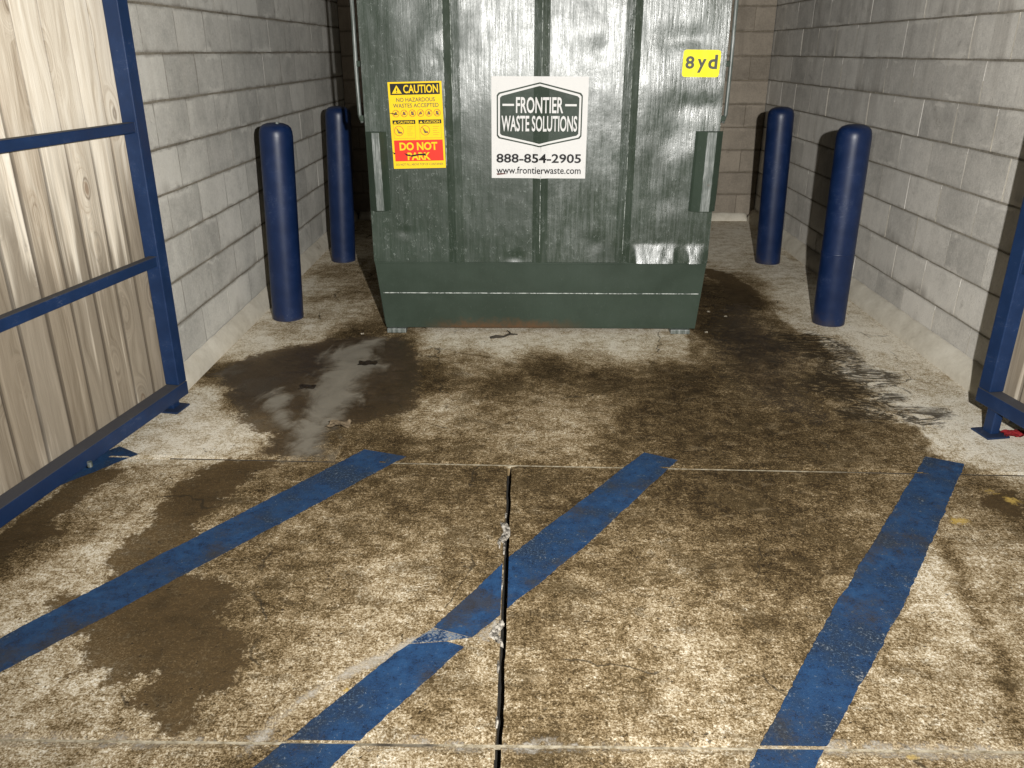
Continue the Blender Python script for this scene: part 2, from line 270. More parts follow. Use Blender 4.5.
def mat_plinth():
    m = Mat('plinth_concrete'); P = m.coord('Object'); n = m.noise(P, 12, 8, .72); n1 = m.noise(P, 2.2, 4); n3 = m.noise(P, 90, 4, .7)
    v = m.math('ADD', m.math('MULTIPLY', n, .5), m.math('MULTIPLY', n1, .5))
    c = m.ramp(v, [(.32, (.20, .17, .13)), (.42, (.48, .44, .36)), (.62, (.64, .60, .51))])
    h = m.math('ADD', m.math('MULTIPLY', n, .35), m.math('MULTIPLY', n3, .5))
    return m.pbr(c, .92, m.bump(h, .6, .006), spec=.25)

def mat_bluepaint(name, base, rough, dust, splash=0.0):
    m = Mat(name); P = m.coord('Object'); n = m.noise(P, 7, 6, .65); n2 = m.noise(P, 90, 4, .7)
    N = m.xyz(m.node('ShaderNodeNewGeometry').outputs['Normal'])[2]
    c = m.mix(m.step(n, .35, .7), base, tuple(x*1.35 for x in base))
    c = m.mix(m.step(n2, .66, .72, 0, .5), c, (.05, .055, .065))
    up = m.math('MULTIPLY', m.step(N, .6, .95), m.lin(n, .3, .7, dust*.7, dust))
    c = m.mix(up, c, (.062, .058, .055))
    zz = m.xyz(P)[2]; sp = m.step(m.math('ADD', zz, m.math('MULTIPLY', m.math('SUBTRACT', n, .5), .30)), .07, .0, 0, splash)
    c = m.mix(sp, c, (.05, .038, .024))
    sv = m.noise(m.map(P, (9, 9, 26), rot=(.3, .2, 0)), 1.0, 4, .6, 1.4)
    c = m.mix(m.math('MULTIPLY', m.step(m.math('ABSOLUTE', m.math('SUBTRACT', sv, .5)), .008, .002), m.step(n, .5, .62, 0, .5)), c, (.10, .12, .17))
    return m.pbr(c, m.math('ADD', m.lin(n, .3, .7, rough-.06, rough+.08), m.math('MULTIPLY', up, .4)), m.bump(n2, .12, .002), spec=.38)
def mat_stripe():
    m = Mat('worn_blue_paint'); P = m.map(m.pos(), (1, 1, 0)); A = m.rgb(m.attr('stain_a').outputs['Color'])
    n1 = m.noise(P, 4, 6, .65); n2 = m.noise(P, 22, 7, .72); n3 = m.noise(P, 120, 5, .75)
    c = m.mix(m.step(n2, .3, .7), (.008, .031, .088), (.017, .064, .158))
    c = m.mix(m.step(m.math('ADD', m.math('MULTIPLY', n1, .7), m.math('MULTIPLY', n2, .4)), .50, .66, 0, .8), c, (.014, .020, .030))
    c = m.mix(m.step(m.math('ADD', m.math('MULTIPLY', n3, .7), m.math('MULTIPLY', n1, .4)), .60, .68, 0, .55), c, (.10, .17, .27))
    c = m.mix(m.step(m.math('ADD', m.math('MULTIPLY', m.noise(P, 150, 4, .8), .6), m.math('MULTIPLY', n2, .4)), .47, .40, 0, .85), c, (.006, .011, .020))
    w = m.math('ADD', m.math('MULTIPLY', n2, .55), m.math('MULTIPLY', n3, .6))
    w = m.math('ADD', w, m.math('MULTIPLY', n1, .15))
    w = m.math('ADD', w, m.math('MULTIPLY', m.attr('wear').outputs['Fac'], .16))
    c = m.mix(m.step(w, .80, .85, 0, .75), c, (.26, .28, .29))
    c = m.mix(m.step(m.math('ADD', m.math('MULTIPLY', m.noise(m.map(P, loc=(9, 4, 0)), 3.2, 7, .7), .75), m.math('MULTIPLY', n3, .25)), .50, .62, 0, .62), c, (.040, .032, .020))
    alpha = m.step(w, .86, .91, 1, .1)
    return m.pbr(c, .62, m.bump(m.math('ADD', n3, n2), .5, .004), spec=.4, alpha=alpha)
def mat_wood():
    m = Mat('weathered_boards'); P = m.coord('Object'); rnd = m.attr('tone').outputs['Fac']
    x, y, z = m.xyz(P)[:3]
    off = m.node('ShaderNodeCombineXYZ', {'X': m.math('MULTIPLY', rnd, 37.0), 'Y': m.math('MULTIPLY', rnd, 11.0), 'Z': m.math('MULTIPLY', rnd, 53.0)}).outputs[0]
    Q = m.vmath('ADD', P, off)
    # knots: distance to sparse points, stretched along the board, bends the grain round them
    kv = m.node('ShaderNodeTexVoronoi', {'Vector': m.map(Q, (6.2, 0, 2.7)), 'Scale': 1.0, 'Randomness': .9})
    kd = kv.outputs['Distance']; km = m.step(kd, 0.02, .42, 1, 0)
    wob = m.noise(m.map(Q, (6, 1, 1.3)), 1.0, 3)
    gx = m.math('ADD', m.math('MULTIPLY', m.xyz(Q)[0], 34.0), m.math('ADD', m.math('MULTIPLY', wob, 5.0), m.math('MULTIPLY', km, 7.0)))
    gv = m.node('ShaderNodeCombineXYZ', {'X': gx, 'Y': 0.0, 'Z': m.math('MULTIPLY', z, 1.1)}).outputs[0]
    grain = m.noise(gv, 1.0, 5, .6); fine = m.noise(m.map(Q, (320, 1, 7)), 1.0, 3)
    strk = m.noise(m.map(Q, (13, 0, .55)), 1.0, 5, .6, .4)
    v = m.math('ADD', m.math('ADD', m.math('MULTIPLY', m.math('SUBTRACT', grain, .5), .85), .27), m.math('MULTIPLY', m.math('SUBTRACT', rnd, .4), .22))
    v = m.math('ADD', v, m.math('MULTIPLY', fine, .40))
    c = m.ramp(v, [(.16, (.18, .135, .09)), (.36, (.46, .39, .30)), (.54, (.66, .595, .49)), (.72, (.79, .735, .635))])
    # grey-black weathering streaks, heavier below the upper rail where water sits
    low = m.step(m.math('ADD', z, m.math('MULTIPLY', m.math('SUBTRACT', strk, .5), 1.1)), 1.45, 1.05, .05, 1.0)
    low2 = m.step(z, 1.0, .55, .05, .58)
    wth = m.math('MULTIPLY', m.step(m.math('ADD', strk, m.math('ADD', m.math('MULTIPLY', m.math('SUBTRACT', grain, .5), .35), m.math('MULTIPLY', low2, .28))), .44, .62), low)
    c = m.mix(m.math('MULTIPLY', wth, .86), c, m.mix(grain, (.040, .030, .019), (.30, .245, .175)))
    ring = m.step(m.math('ABSOLUTE', m.math('SUBTRACT', kd, .11)), .0, .03, 1, 0)
    c = m.mix(m.math('MULTIPLY', ring, .6), c, (.11, .07, .04))
    c = m.mix(m.math('MULTIPLY', m.step(kd, .05, .1, 1, 0), .7), c, (.19, .12, .07))
    ed = m.math('ADD', m.attr('edge').outputs['Fac'], m.math('ADD', m.math('MULTIPLY', m.math('SUBTRACT', strk, .5), .35), m.math('MULTIPLY', low, .20)))
    c = m.mix(m.math('MULTIPLY', m.step(ed, .60, 1.05, 0, .75), m.lin(low, .05, 1, .5, 1.0)), c, (.050, .038, .026))
    h = m.math('ADD', m.math('MULTIPLY', grain, .6), m.math('MULTIPLY', fine, .4))
    return m.pbr(c, .85, m.bump(h, .5, .004), spec=.25)

def mat_dumpster(name, worn):
    m = Mat(name); P = m.coord('Object')
    vs = m.noise(m.map(P, (55, 55, 3.2)), 1.0, 6, .72); vs2 = m.noise(m.map(P, (140, 140, 14)), 1.0, 4, .7)
    n1 = m.noise(P, 2.6, 5, .6); n2 = m.noise(P, 26, 6, .7)
    base = m.mix(m.step(n1, .35, .65), (.022, .034, .023), (.030, .045, .032))
    sc = m.step(m.math('ADD', m.math('MULTIPLY', vs, .75), m.math('MULTIPLY', n1, .3)), .50, .72)
    c = m.mix(m.math('MULTIPLY', sc, .55*worn), base, (.055, .070, .059))
    wv = m.noise(m.map(P, (16, 16, 7), rot=(0, .5, 0)), 1.0, 4, .6, 1.5); w2 = m.noise(m.map(P, (22, 22, 6), rot=(0, -.35, 0)), 1.0, 4, .6, 1.2)
    scr = m.math('MULTIPLY', m.math('MAXIMUM', m.step(m.math('ABSOLUTE', m.math('SUBTRACT', wv, .52)), .006, .001), m.step(m.math('ABSOLUTE', m.math('SUBTRACT', w2, .5)), .005, .001)), m.step(n2, .5, .6))
    c = m.mix(m.math('MULTIPLY', scr, .7*worn), c, (.26, .29, .27))
    dk = m.step(m.math('ADD', m.math('MULTIPLY', vs2, .7), m.math('MULTIPLY', n2, .35)), .62, .70)
    c = m.mix(m.math('MULTIPLY', dk, .55*worn), c, (.010, .016, .012))
    chip = m.step(m.math('ADD', m.math('MULTIPLY', vs2, .6), m.math('MULTIPLY', m.noise(P, 60, 5, .75), .55)), .74, .79)
    c = m.mix(m.math('MULTIPLY', chip, worn), c, (.40, .42, .40))
    x, y, z = m.xyz(P)[:3]
    ru = m.math('MULTIPLY', m.step(m.math('ADD', z, m.math('MULTIPLY', m.math('SUBTRACT', n2, .5), .12)), .10, .02), m.math('MULTIPLY', m.step(x, -.75, -.45), m.step(x, .35, -.05)))
    c = m.mix(m.math('MULTIPLY', ru, .8), c, (.095, .045, .016))
    if worn > .5:
        pm = m.step(m.math('ADD', m.math('MULTIPLY', x, .55), m.math('ADD', m.math('MULTIPLY', m.math('SUBTRACT', n1, .5), 2.2), m.math('MULTIPLY', z, .22))), -.12, .42)
        rr = m.math('ADD', m.lin(vs, .32, .68, .22, .42), m.math('MULTIPLY', m.math('SUBTRACT', n2, .5), .2))
        r = m.math('ADD', m.math('MULTIPLY', rr, pm), m.math('MULTIPLY', m.math('SUBTRACT', 1.0, pm), m.lin(vs, .35, .65, .30, .46)))
        h = m.math('ADD', m.math('MULTIPLY', vs, m.lin(pm, 0, 1, .25, .75)), m.math('MULTIPLY', n2, .3))
        return m.pbr(c, r, m.bump(h, .46, .006), spec=m.lin(pm, 0, 1, .40, .75))
    return m.pbr(c, m.lin(n2, .3, .7, .5, .62), m.bump(m.math('ADD', m.math('MULTIPLY', vs, .3), n2), .12, .004), spec=.22)
def mat_metal_worn():
    m = Mat('scuffed_steel'); P = m.coord('Object'); v = m.noise(m.map(P, (60, 60, 5)), 1.0, 5, .7); n = m.noise(P, 14, 5, .7)
    c = m.mix(m.step(v, .40, .66), (.055, .07, .06), (.22, .235, .225))
    return m.pbr(m.mix(m.step(n, .6, .72, 0, .6), c, (.10, .055, .03)), m.lin(v, .3, .7, .5, .35), m.bump(v, .4, .004), spec=.7)
def mat_chipped():
    m = Mat('chipped_weld'); P = m.coord('Object'); v = m.noise(m.map(P, (30, 30, 30)), 1.0, 6, .8)
    return m.pbr(m.mix(m.step(v, .42, .56), (.05, .065, .055), (.46, .49, .46)), .55, m.bump(v, .5, .003))
def mat_vinyl(name, c, rough=.45, dirt=.2):
    m = Mat(name); P = m.coord('Object'); n = m.noise(m.map(P, (30, 30, 8)), 1.0, 6, .7); n2 = m.noise(P, 130, 4, .7)
    k = m.math('MULTIPLY', m.step(m.math('ADD', m.math('MULTIPLY', n, .6), m.math('MULTIPLY', n2, .45)), .58, .72), dirt)
    return m.pbr(m.mix(k, c, tuple(x*.35+.02 for x in c)), rough, m.bump(n2, .08, .002), spec=.15)
def mat_plain(name, c, rough=.6, spec=.4):
    m = Mat(name); n = m.noise(m.coord('Object'), 40, 5, .7)
    return m.pbr(m.mix(m.step(n, .3, .7), tuple(.75*x for x in c), tuple(1.15*x for x in c)), rough, m.bump(n, .2, .003), spec=spec)

CONC = mat_concrete(); DIRT = mat_ground(); ASPH = mat_asphalt(); SEAL = mat_sealant(); CAULK = mat_caulk()
BLK_L = mat_block((.62, .605, .555), (.17, .15, .125), .2, 1.2, .65, .6); BLK_R = mat_block((.62, .595, .545), (.16, .143, .12), .42, 1.6, 0.0, .3); BLK_B = mat_block((.29, .25, .20), (.09, .075, .058), .4, .8)
MOR_L = mat_mortar((.30, .27, .215)); MOR_R = mat_mortar((.33, .30, .245)); MOR_B = mat_mortar((.22, .185, .14)); PLIN = mat_plinth()
PALEJ = mat_plain('pale_mortar', (.50, .46, .38), .95, .2); DARKJ = mat_plain('dirty_mortar', (.13, .108, .08), .95, .2)
BLUE_G = mat_bluepaint('blue_gate_paint', (.006, .020, .062), .42, .95); BLUE_F = mat_bluepaint('blue_foot_paint', (.006, .018, .052), .45, .25); BLUE_B = mat_bluepaint('blue_plastic', (.0035, .0125, .047), .40, .15, .35)
STRIPE = mat_stripe(); WOOD = mat_wood()
GRN = mat_dumpster('worn_green_paint', 1.0); GRN_D = mat_dumpster('dull_green_paint', .12)
STEEL = mat_metal_worn(); CHIP = mat_chipped()
WHITE = mat_vinyl('white_vinyl', (.62, .615, .60), .75, .3); BLACK = mat_vinyl('black_print', (.012, .012, .012), .5, .0)
YEL = mat_vinyl('yellow_vinyl', (.80, .55, .015), .6, .15); YEL8 = mat_vinyl('lemon_vinyl', (.85, .72, .02), .45, .08); RED = mat_vinyl('red_print', (.72, .035, .02), .5, .1)
LOGOG = mat_dumpster('logo_green', .3); GREYP = mat_plain('grey_print', (.06, .065, .05)); LIDM = mat_plain('black_plastic', (.015, .015, .015), .5)
ORNG = mat_plain('orange_print', (.45, .12, .02))

# ------------------------------------------------------------------ ground, slabs, joints
def stain_attrs(me):
    n = len(me.vertices); co = np.empty(n*3); me.vertices.foreach_get('co', co); P = co.reshape(-1, 3)[:, :2]
    gp = np.array([(a, b) for a, b, _ in GRIME]); gv = np.array([c for *_, c in GRIME])
    out = np.empty(n)
    sc = np.array([1.0, .62])
    for i in range(0, n, 20000):
        d2 = (((P[i:i+20000, None, :] - gp[None]) * sc)**2).sum(2)
        w = 1/(d2 + .004)**2.0
        out[i:i+20000] = (w*gv).sum(1)/w.sum(1)
    out = out + np.where((P[:, 1] < 2.95) & (out > .2), .065, 0); out = np.where(out > .3, out + .035*np.clip((P[:, 1]-2.8)/.3, 0, 1)*np.clip((5.6-P[:, 1])/.4, 0, 1), out)
    def band(poly, b=.13, closed=True, shift=0): return np.clip(.5 - (seg_sdf(P, poly, closed) - shift)/(2*b), 0, 1)
    stain = np.maximum.reduce([band(PATCH), band(PATCH2, .1), band(CORNER, .08)*.8, band(DARKPOOL, .16)*.93, band(TYRE, .12)])
    rd = band(RIGHTDARK, .3); out = np.where(rd > .5, np.maximum(out, .56 + .26*(rd-.5)), out)
    wet = np.maximum(band(DARKPOOL, .15), band(WETR, .35)*.72)
    milk = np.maximum(band(MILK, .17)*1.12, band(MILK2, .13)*1.02)
    eff = np.maximum.reduce([band(EFFLO, .06, False, .016)*1.1, band(EFFLO2, .04, False, .01)])
    eff = np.maximum(eff, np.clip(.5 - (np.abs(P[:, 1]-1.497)-.020)/.075, 0, .5)*1.08)
    track = band(TRACK, .08, False, .025); out = np.maximum(out, track*.95)
    scuff = band(SCUFF1, .16, True, .04)
    yel = np.zeros(n)
    for (x, y), r in zip(YELPTS, (.06, .035, .05, .03, .02, .015, .05)):
        yel = np.maximum(yel, np.clip(1 - np.hypot(P[:, 0]-x, P[:, 1]-y)/(r*2.2), 0, 1)*.75)
    def put(name, a, b, c):
        at = me.attributes.new(name, 'FLOAT_COLOR', 'POINT')
        at.data.foreach_set('color', np.stack([a, b, c, np.ones(n)], 1).astype(np.float32).ravel())
    put('stain_a', np.clip(out, 0, 1), stain, wet); put('stain_b', milk, eff, scuff)
    at = me.attributes.new('stain_c', 'FLOAT', 'POINT'); at.data.foreach_set('value', yel.astype(np.float32))

def axis(a, b, fa, fb, step, coarse):
    xs = [a]; x = a
    while x < b - 1e-6:
        s = step if fa <= x < fb else coarse
        if x < fa: s = min(coarse, fa - x)
        x = min(b, x + s); xs.append(x)
    return xs
SK = -.027                                   # the far joint runs a little askew
def skew(x, y): return y + SK*x*max(0.0, 1 - abs(y - 2.957)/1.3)
def slab(name, x0, x1, y0, y1, edges, step=.025):
    xs = axis(x0, x1, -2.1, 2.5, step, .6); ys = axis(y0, y1, 1.25, 8.3, step, .6)
    nx, ny = len(xs), len(ys)
    V = []
    for j, y in enumerate(ys):
        for i, x in enumerate(xs):
            dx = dy = dz = 0.0
            j1 = .0035*fbm(x*9, y*9, 3.1) + .003*mnoise.noise(Vector((x*40, y*40, 0)))
            if 'l' in edges and i == 0 or 'r' in edges and i == nx-1: dx = j1
            if 'b' in edges and j == 0 or 't' in edges and j == ny-1: dy = j1*.7
            e = ('l' in edges and i == 0) or ('r' in edges and i == nx-1) or ('b' in edges and j == 0) or ('t' in edges and j == ny-1)
            V.append((x+dx, skew(x, y)+dy, -.004 if e else 0.0))
    F = [(j*nx+i, j*nx+i+1, (j+1)*nx+i+1, (j+1)*nx+i) for j in range(ny-1) for i in range(nx-1)]
    # skirt down
    per = [i for i in range(nx)] + [j*nx+nx-1 for j in range(1, ny)] + [(ny-1)*nx+i for i in range(nx-2, -1, -1)] + [j*nx for j in range(ny-2, 0, -1)]
    b0 = len(V)
    for k in per: V.append((V[k][0], V[k][1], -.06))
    L = len(per)
    for k in range(L): F.append((per[k], b0+k, b0+(k+1) % L, per[(k+1) % L]))
    me = bpy.data.meshes.new(name); me.from_pydata(V, [], F); me.update()
    stain_attrs(me)
    return tag(link(name, me, CONC), kind='structure')
bm = bmesh.new(); box(bm, -60, 60, -40, 80, -.5, -.064)
tag(obj('ground', bm, ASPH), kind='structure')
bm = bmesh.new(); box(bm, -6.6, 6.6, -4.6, 8.6, -.063, -.052)
tag(obj('joint_bed', bm, DIRT), kind='structure')
YJ = lambda x: 2.955
slab('concrete_pad', -2.0, 2.56, 2.962, 8.5, 'b')
slab('concrete_slab', -6.5, -.064, 1.500, 2.952, 'trb')
slab('concrete_slab', -.046, 6.5, 1.500, 2.952, 'tlb')
slab('concrete_slab', -6.5, -.067, -4.5, 1.493, 'tr')
slab('concrete_slab', -.049, 6.5, -4.5, 1.493, 'tl')
bm = bmesh.new(); vs = box(bm, -1.5, 2.3, 2.9525, 2.9615, -.012, -.0015)
for v in vs: v.co.y += SK*v.co.x
tag(obj('joint_filler', bm, SEAL), kind='structure')
bm = bmesh.new(); box(bm, -6, 6, 1.4935, 1.4995, -.012, -.002)
tag(obj('joint_filler', bm, SEAL), kind='structure')

# torn sealant lumps in the long joint
def lump(cx, cy, lx, ly, h, seed):
    bm = bmesh.new(); bmesh.ops.create_icosphere(bm, subdivisions=4, radius=1)
    for v in bm.verts:
        n = 1 + .55*fbm(v.co.x*1.6+seed, v.co.y*1.6, v.co.z*1.6, 4)
        v.co = Vector((cx + v.co.x*lx*n + .012*math.sin(v.co.y*3+seed), cy + v.co.y*ly*n, max(-.012, v.co.z*h*n)))
    return bm
tag(obj('sealant_lump', lump(-.068, 2.44, .012, .07, .007, 1), CAULK), 'torn pale sealant bulge in the long joint, nearer the dumpster than the other bulge', 'sealant', 'torn sealant along the joint')
tag(obj('sealant_lump', lump(-.069, 1.915, .012, .05, .007, 5), CAULK), 'crusty white and black sealant bulge in the long joint beside the middle stripe', 'sealant', 'torn sealant along the joint')
bm = bmesh.new()
for i in range(7):
    y = 1.58 + i*.195 + random.uniform(-.02, .02); l = random.uniform(.015, .045); x = -.0645 + random.uniform(-.002, .003)
    if random.random() < .75: tube(bm, [(x, y-l, -.004), (x+.002, y, .001), (x-.001, y+l, -.004)], [.0025, .0045, .002], 6)
obj('joint_crust', bm, CAULK); tag(bpy.data.objects['joint_crust'], kind='structure')

# painted stripes
def stripe(polys, label, wear=.4):
    bm = bmesh.new(); wl = bm.verts.layers.float.new('wear')
    for pi, (l, r) in enumerate(polys):                       # two edge polylines with equal counts, far to near
        n = 0; rows = []
        for k in range(len(l)-1):
            d = math.dist(l[k], l[k+1]); m_ = max(2, int(d/.012))
            for q in range(m_ + (1 if k == len(l)-2 else 0)):
                t = q/m_; a = [l[k][i]+(l[k+1][i]-l[k][i])*t for i in (0, 1)]; b = [r[k][i]+(r[k+1][i]-r[k][i])*t for i in (0, 1)]
                ja = .003*fbm(a[0]*9, a[1]*9, 1) + .003*mnoise.noise(Vector((a[0]*70, a[1]*70, 0))); jb = .003*fbm(b[0]*9, b[1]*9, 7) + .003*mnoise.noise(Vector((b[0]*70, b[1]*70, 5)))
                row = []
                for s in range(8):
                    f = s/7; ff = f + ((ja-.003)/.11 if s == 0 else 0) + ((jb+.003)/.11 if s == 7 else 0)
                    v = bm.verts.new((a[0]+(b[0]-a[0])*ff, a[1]+(b[1]-a[1])*ff, .004)); v[wl] = (1.15 if pi == 2 else wear) + (.12 if s in (0, 7) else 0); row.append(v)
                rows.append(row)
        for A, B in zip(rows, rows[1:]):
            for s in range(7):
                yc = (A[s].co.y + B[s].co.y)/2; xc = A[s].co.x
                if -.066 < xc + .006 < -.044 and abs(xc+.055) < .011: pass
                bm.faces.new((A[s], B[s], B[s+1], A[s+1]))
    # cut the sheet where it crosses the joints between the slabs
    for co, no in (((-.066, 0, 0), (1, 0, 0)), ((-.045, 0, 0), (1, 0, 0)), ((0, 2.951, 0), (-SK, 1, 0)), ((0, 2.963, 0), (-SK, 1, 0)), ((0, 1.491, 0), (0, 1, 0)), ((0, 1.502, 0), (0, 1, 0))):
        bmesh.ops.bisect_plane(bm, geom=bm.verts[:]+bm.edges[:]+bm.faces[:], plane_co=co, plane_no=no)
    dead = []
    for f in bm.faces:
        c = f.calc_center_median()
        if (-.066 < c.x < -.045 and c.y < 2.95) or 1.491 < c.y < 1.502 or (2.951 < c.y - SK*c.x < 2.963 and mnoise.noise(Vector((c.x*9, 0, 0))) > .1): dead.append(f)
    bmesh.ops.delete(bm, geom=dead, context='FACES')
    bmesh.ops.recalc_face_normals(bm, faces=bm.faces)
    for f in bm.faces:
        if f.normal.z < 0: f.normal_flip()
    o = obj('painted_stripe', bm, STRIPE)
    return tag(o, label, 'floor stripe', 'diagonal blue stripes painted on the concrete')
stripe([([(-.681, 3.085), (-1.535, 1.861), (-2.55, .40)], [(-.502, 3.026), (-1.453, 1.727), (-2.40, .40)])], 'faded blue stripe across the left slab, from the puddle edge down to the left', .25)
stripe([([(.526, 3.075), (-.006, 2.346), (-.262, 1.930)], [(.652, 3.010), (.216, 2.368), (-.150, 1.890)]),
        ([(-.325, 1.858), (-.360, 1.815), (-.592, 1.489), (-1.36, .40)], [(-.222, 1.870), (-.172, 1.848), (-.418, 1.492), (-1.15, .40)]),
        ([(-.264, 1.929), (-.324, 1.860)], [(-.152, 1.889), (-.221, 1.872)])], 'blue stripe crossing the long joint, broken by a pale sealant smear', .35)
stripe([([(1.722, 3.055), (.924, 1.974), (.555, 1.437), (-.16, .40)], [(1.848, 2.993), (1.215, 2.096), (.709, 1.439), (.0, .40)])], 'speckled worn blue stripe on the right slab, ending near the right gate', .38)
stripe([([(-1.762, 3.10), (-2.65, 1.83), (-3.6, .40)], [(-1.650, 3.03), (-2.55, 1.75), (-3.45, .40)])], 'short bit of blue stripe showing beneath the left gate rail', .25)

# ------------------------------------------------------------------ block walls
def wall(name, O, u, n, length, base, course, off, thick, mblk, mmor, label, height=2.66, headj=None, hg=.003):
    """O: corner on the floor, u: along the wall, n: towards the enclosure"""
    O = Vector(O); u = Vector(u); n = Vector(n)
    ang = math.atan2(u.y, u.x); e = empty(name, O, ang); inv = loc_of(e).inverted()
    tag(e, label, 'wall', 'block walls of the enclosure')
    sgn = 1 if u.cross(n).z > 0 else -1
    nrows = int((height - base)/course) + 1
    top = base + nrows*course
    # local frame: x along, y towards the enclosure * sgn, z up
    bm = bmesh.new(); a, b = sorted((-thick*sgn, -.006*sgn)); box(bm, 0, length, a, b, 0, top); obj('mortar_core', bm, mmor, e, world=False)
    bm = bmesh.new(); tl = bm.faces.layers.float.new('tone'); fl = bm.verts.layers.float.new('foot'); sl = bm.verts.layers.float.new('side')
    def face(q, t):
        f = bm.faces.new([bm.verts.new(p) for p in q]); f[tl] = t
    def block(x0, x1, z0, z1):
        t = random.random(); d = random.uniform(-.0012, .0012)*sgn; c = .0025
        tx, tz = random.uniform(-.0012, .0012)*sgn, random.uniform(-.0012, .0012)*sgn
        N = max(1, round((x1-x0)/.05)); Mz = 6
        def P(i, j):
            x = x0 + (x1-x0)*i/N; z = z0 + (z1-z0)*j/Mz
            ed = (i in (0, N)) or (j in (0, Mz))
            jx = .0016*mnoise.noise(Vector((x*30, z*30+O.x, 2))) if ed else 0; jz = (.0018*mnoise.noise(Vector((x*24, z*24+O.y*3, 8))) + .0028*mnoise.noise(Vector((x*5, z*40, O.x)))) if ed else 0
            return (x+jx, d + tx*(i/N-.5) + tz*(j/Mz-.5) - (c*.6*sgn if j in (0, Mz) else (.0004*sgn if ed else 0)), z+jz)
        g = [[bm.verts.new(P(i, j)) for j in range(Mz+1)] for i in range(N+1)]
        for i in range(N+1):
            for j in range(Mz+1): g[i][j][fl] = 1 - j/Mz; g[i][j][sl] = 1.0 if i in (0, N) else 0.0
        for i in range(N):
            for j in range(Mz):
                f = bm.faces.new((g[i][j], g[i+1][j], g[i+1][j+1], g[i][j+1])); f[tl] = t
        rim = [g[i][0] for i in range(N+1)] + [g[N][j] for j in range(1, Mz+1)] + [g[i][Mz] for i in range(N-1, -1, -1)] + [g[0][j] for j in range(Mz-1, 0, -1)]
        bk = [bm.verts.new((v.co.x, -.0075*sgn, v.co.z)) for v in rim]
        L = len(rim)
        for k in range(L):
            f = bm.faces.new((rim[k], rim[(k+1) % L], bk[(k+1) % L], bk[k])); f[tl] = t
    rng = random.Random(name + str(O.x)); heads = []
    for r in range(-1, nrows):
        z0 = base + r*course; x = off + (.20 if r % 2 else 0) - .4
        z1 = z0 + course
        if z1 < .06: continue
        z0 = max(z0, .0)
        while x < length:
            a, b = max(x, 0.0), min(x + .4, length)
            if b - a > .03: block(a + hg, b - hg, z0 + .0055, z1 - .0055)
            if 0 < b < length: heads.append((b, z0, z1))
            x += .4
    bmesh.ops.recalc_face_normals(bm, faces=bm.faces)
    obj('blockwork', bm, mblk, e, world=False)
    if headj:                       # head joints struck nearly flush in another mortar
        bm = bmesh.new()
        for x, z0, z1 in heads:
            if rng.random() < headj[1]:
                w = rng.uniform(.002, .0042); zt = z1 - .006 - rng.random()**2*.10
                a, b = sorted((-.0073*sgn, (-.0008)*sgn)); box(bm, x-w, x+w, a, b, z0+.006, zt)
        obj('head_joint_mortar', bm, headj[0], e, world=False)['kind'] = 'stuff'
    return e
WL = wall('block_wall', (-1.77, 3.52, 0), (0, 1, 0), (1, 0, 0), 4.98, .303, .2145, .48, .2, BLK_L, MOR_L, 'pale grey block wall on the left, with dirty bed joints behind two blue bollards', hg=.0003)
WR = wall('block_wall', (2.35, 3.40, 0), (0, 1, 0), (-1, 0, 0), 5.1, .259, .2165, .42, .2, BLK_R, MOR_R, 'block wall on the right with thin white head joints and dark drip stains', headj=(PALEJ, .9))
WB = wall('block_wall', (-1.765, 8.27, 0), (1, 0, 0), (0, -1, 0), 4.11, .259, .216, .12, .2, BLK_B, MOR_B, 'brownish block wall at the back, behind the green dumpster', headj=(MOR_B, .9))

def plinth(wallobj, pts0, pts1, h, seed):
    """rough poured kerb along the wall foot: foot line pts0, top line pts1 (world), height h"""
    bm = bmesh.new(); N = 150; rows = []
    for i in range(N+1):
        t = i/N; a = Vector(pts0[0]).lerp(Vector(pts0[1]), t); b = Vector(pts1[0]).lerp(Vector(pts1[1]), t)
        d = (b - a).normalized(); s = 3*t*(Vector(pts0[1])-Vector(pts0[0])).length
        w1 = .003*fbm(s*.3, seed, 0) + .0015*fbm(s*3.6, seed, 4); hh = h + .007*fbm(s*.2, seed, 9) + .004*fbm(s*3.1, seed, 2)
        f = a + d*w1; tpt = a + (b-a)*.72 + d*w1*.7
        rows.append([bm.verts.new((f.x, f.y, -.004)), bm.verts.new(((f.x+d.x*.006), f.y+d.y*.006, hh*.35)), bm.verts.new((tpt.x, tpt.y, hh*.93)), bm.verts.new((tpt.x+d.x*.012, tpt.y+d.y*.012, hh)), bm.verts.new((b.x, b.y, hh + .002))])
    for A, B in zip(rows, rows[1:]):
        for k in range(4): bm.faces.new((A[k], A[k+1], B[k+1], B[k]))
    bm.faces.new(rows[0][::-1]); bm.faces.new(rows[-1])
    bmesh.ops.recalc_face_normals(bm, faces=bm.faces)
    for f in bm.faces: f.smooth = len(f.verts) == 4
    o = obj('plinth', bm, PLIN, wallobj)
    return o
plinth(WL, ((-1.708, 3.53, 0), (-1.708, 8.262, 0)), ((-1.768, 3.53, 0), (-1.768, 8.262, 0)), .105, 1)
plinth(WR, ((2.262, 3.41, 0), (2.275, 8.262, 0)), ((2.348, 3.41, 0), (2.348, 8.262, 0)), .11, 4)
plinth(WB, ((-1.69, 8.20, 0), (2.27, 8.20, 0)), ((-1.69, 8.268, 0), (2.27, 8.268, 0)), .07, 8)

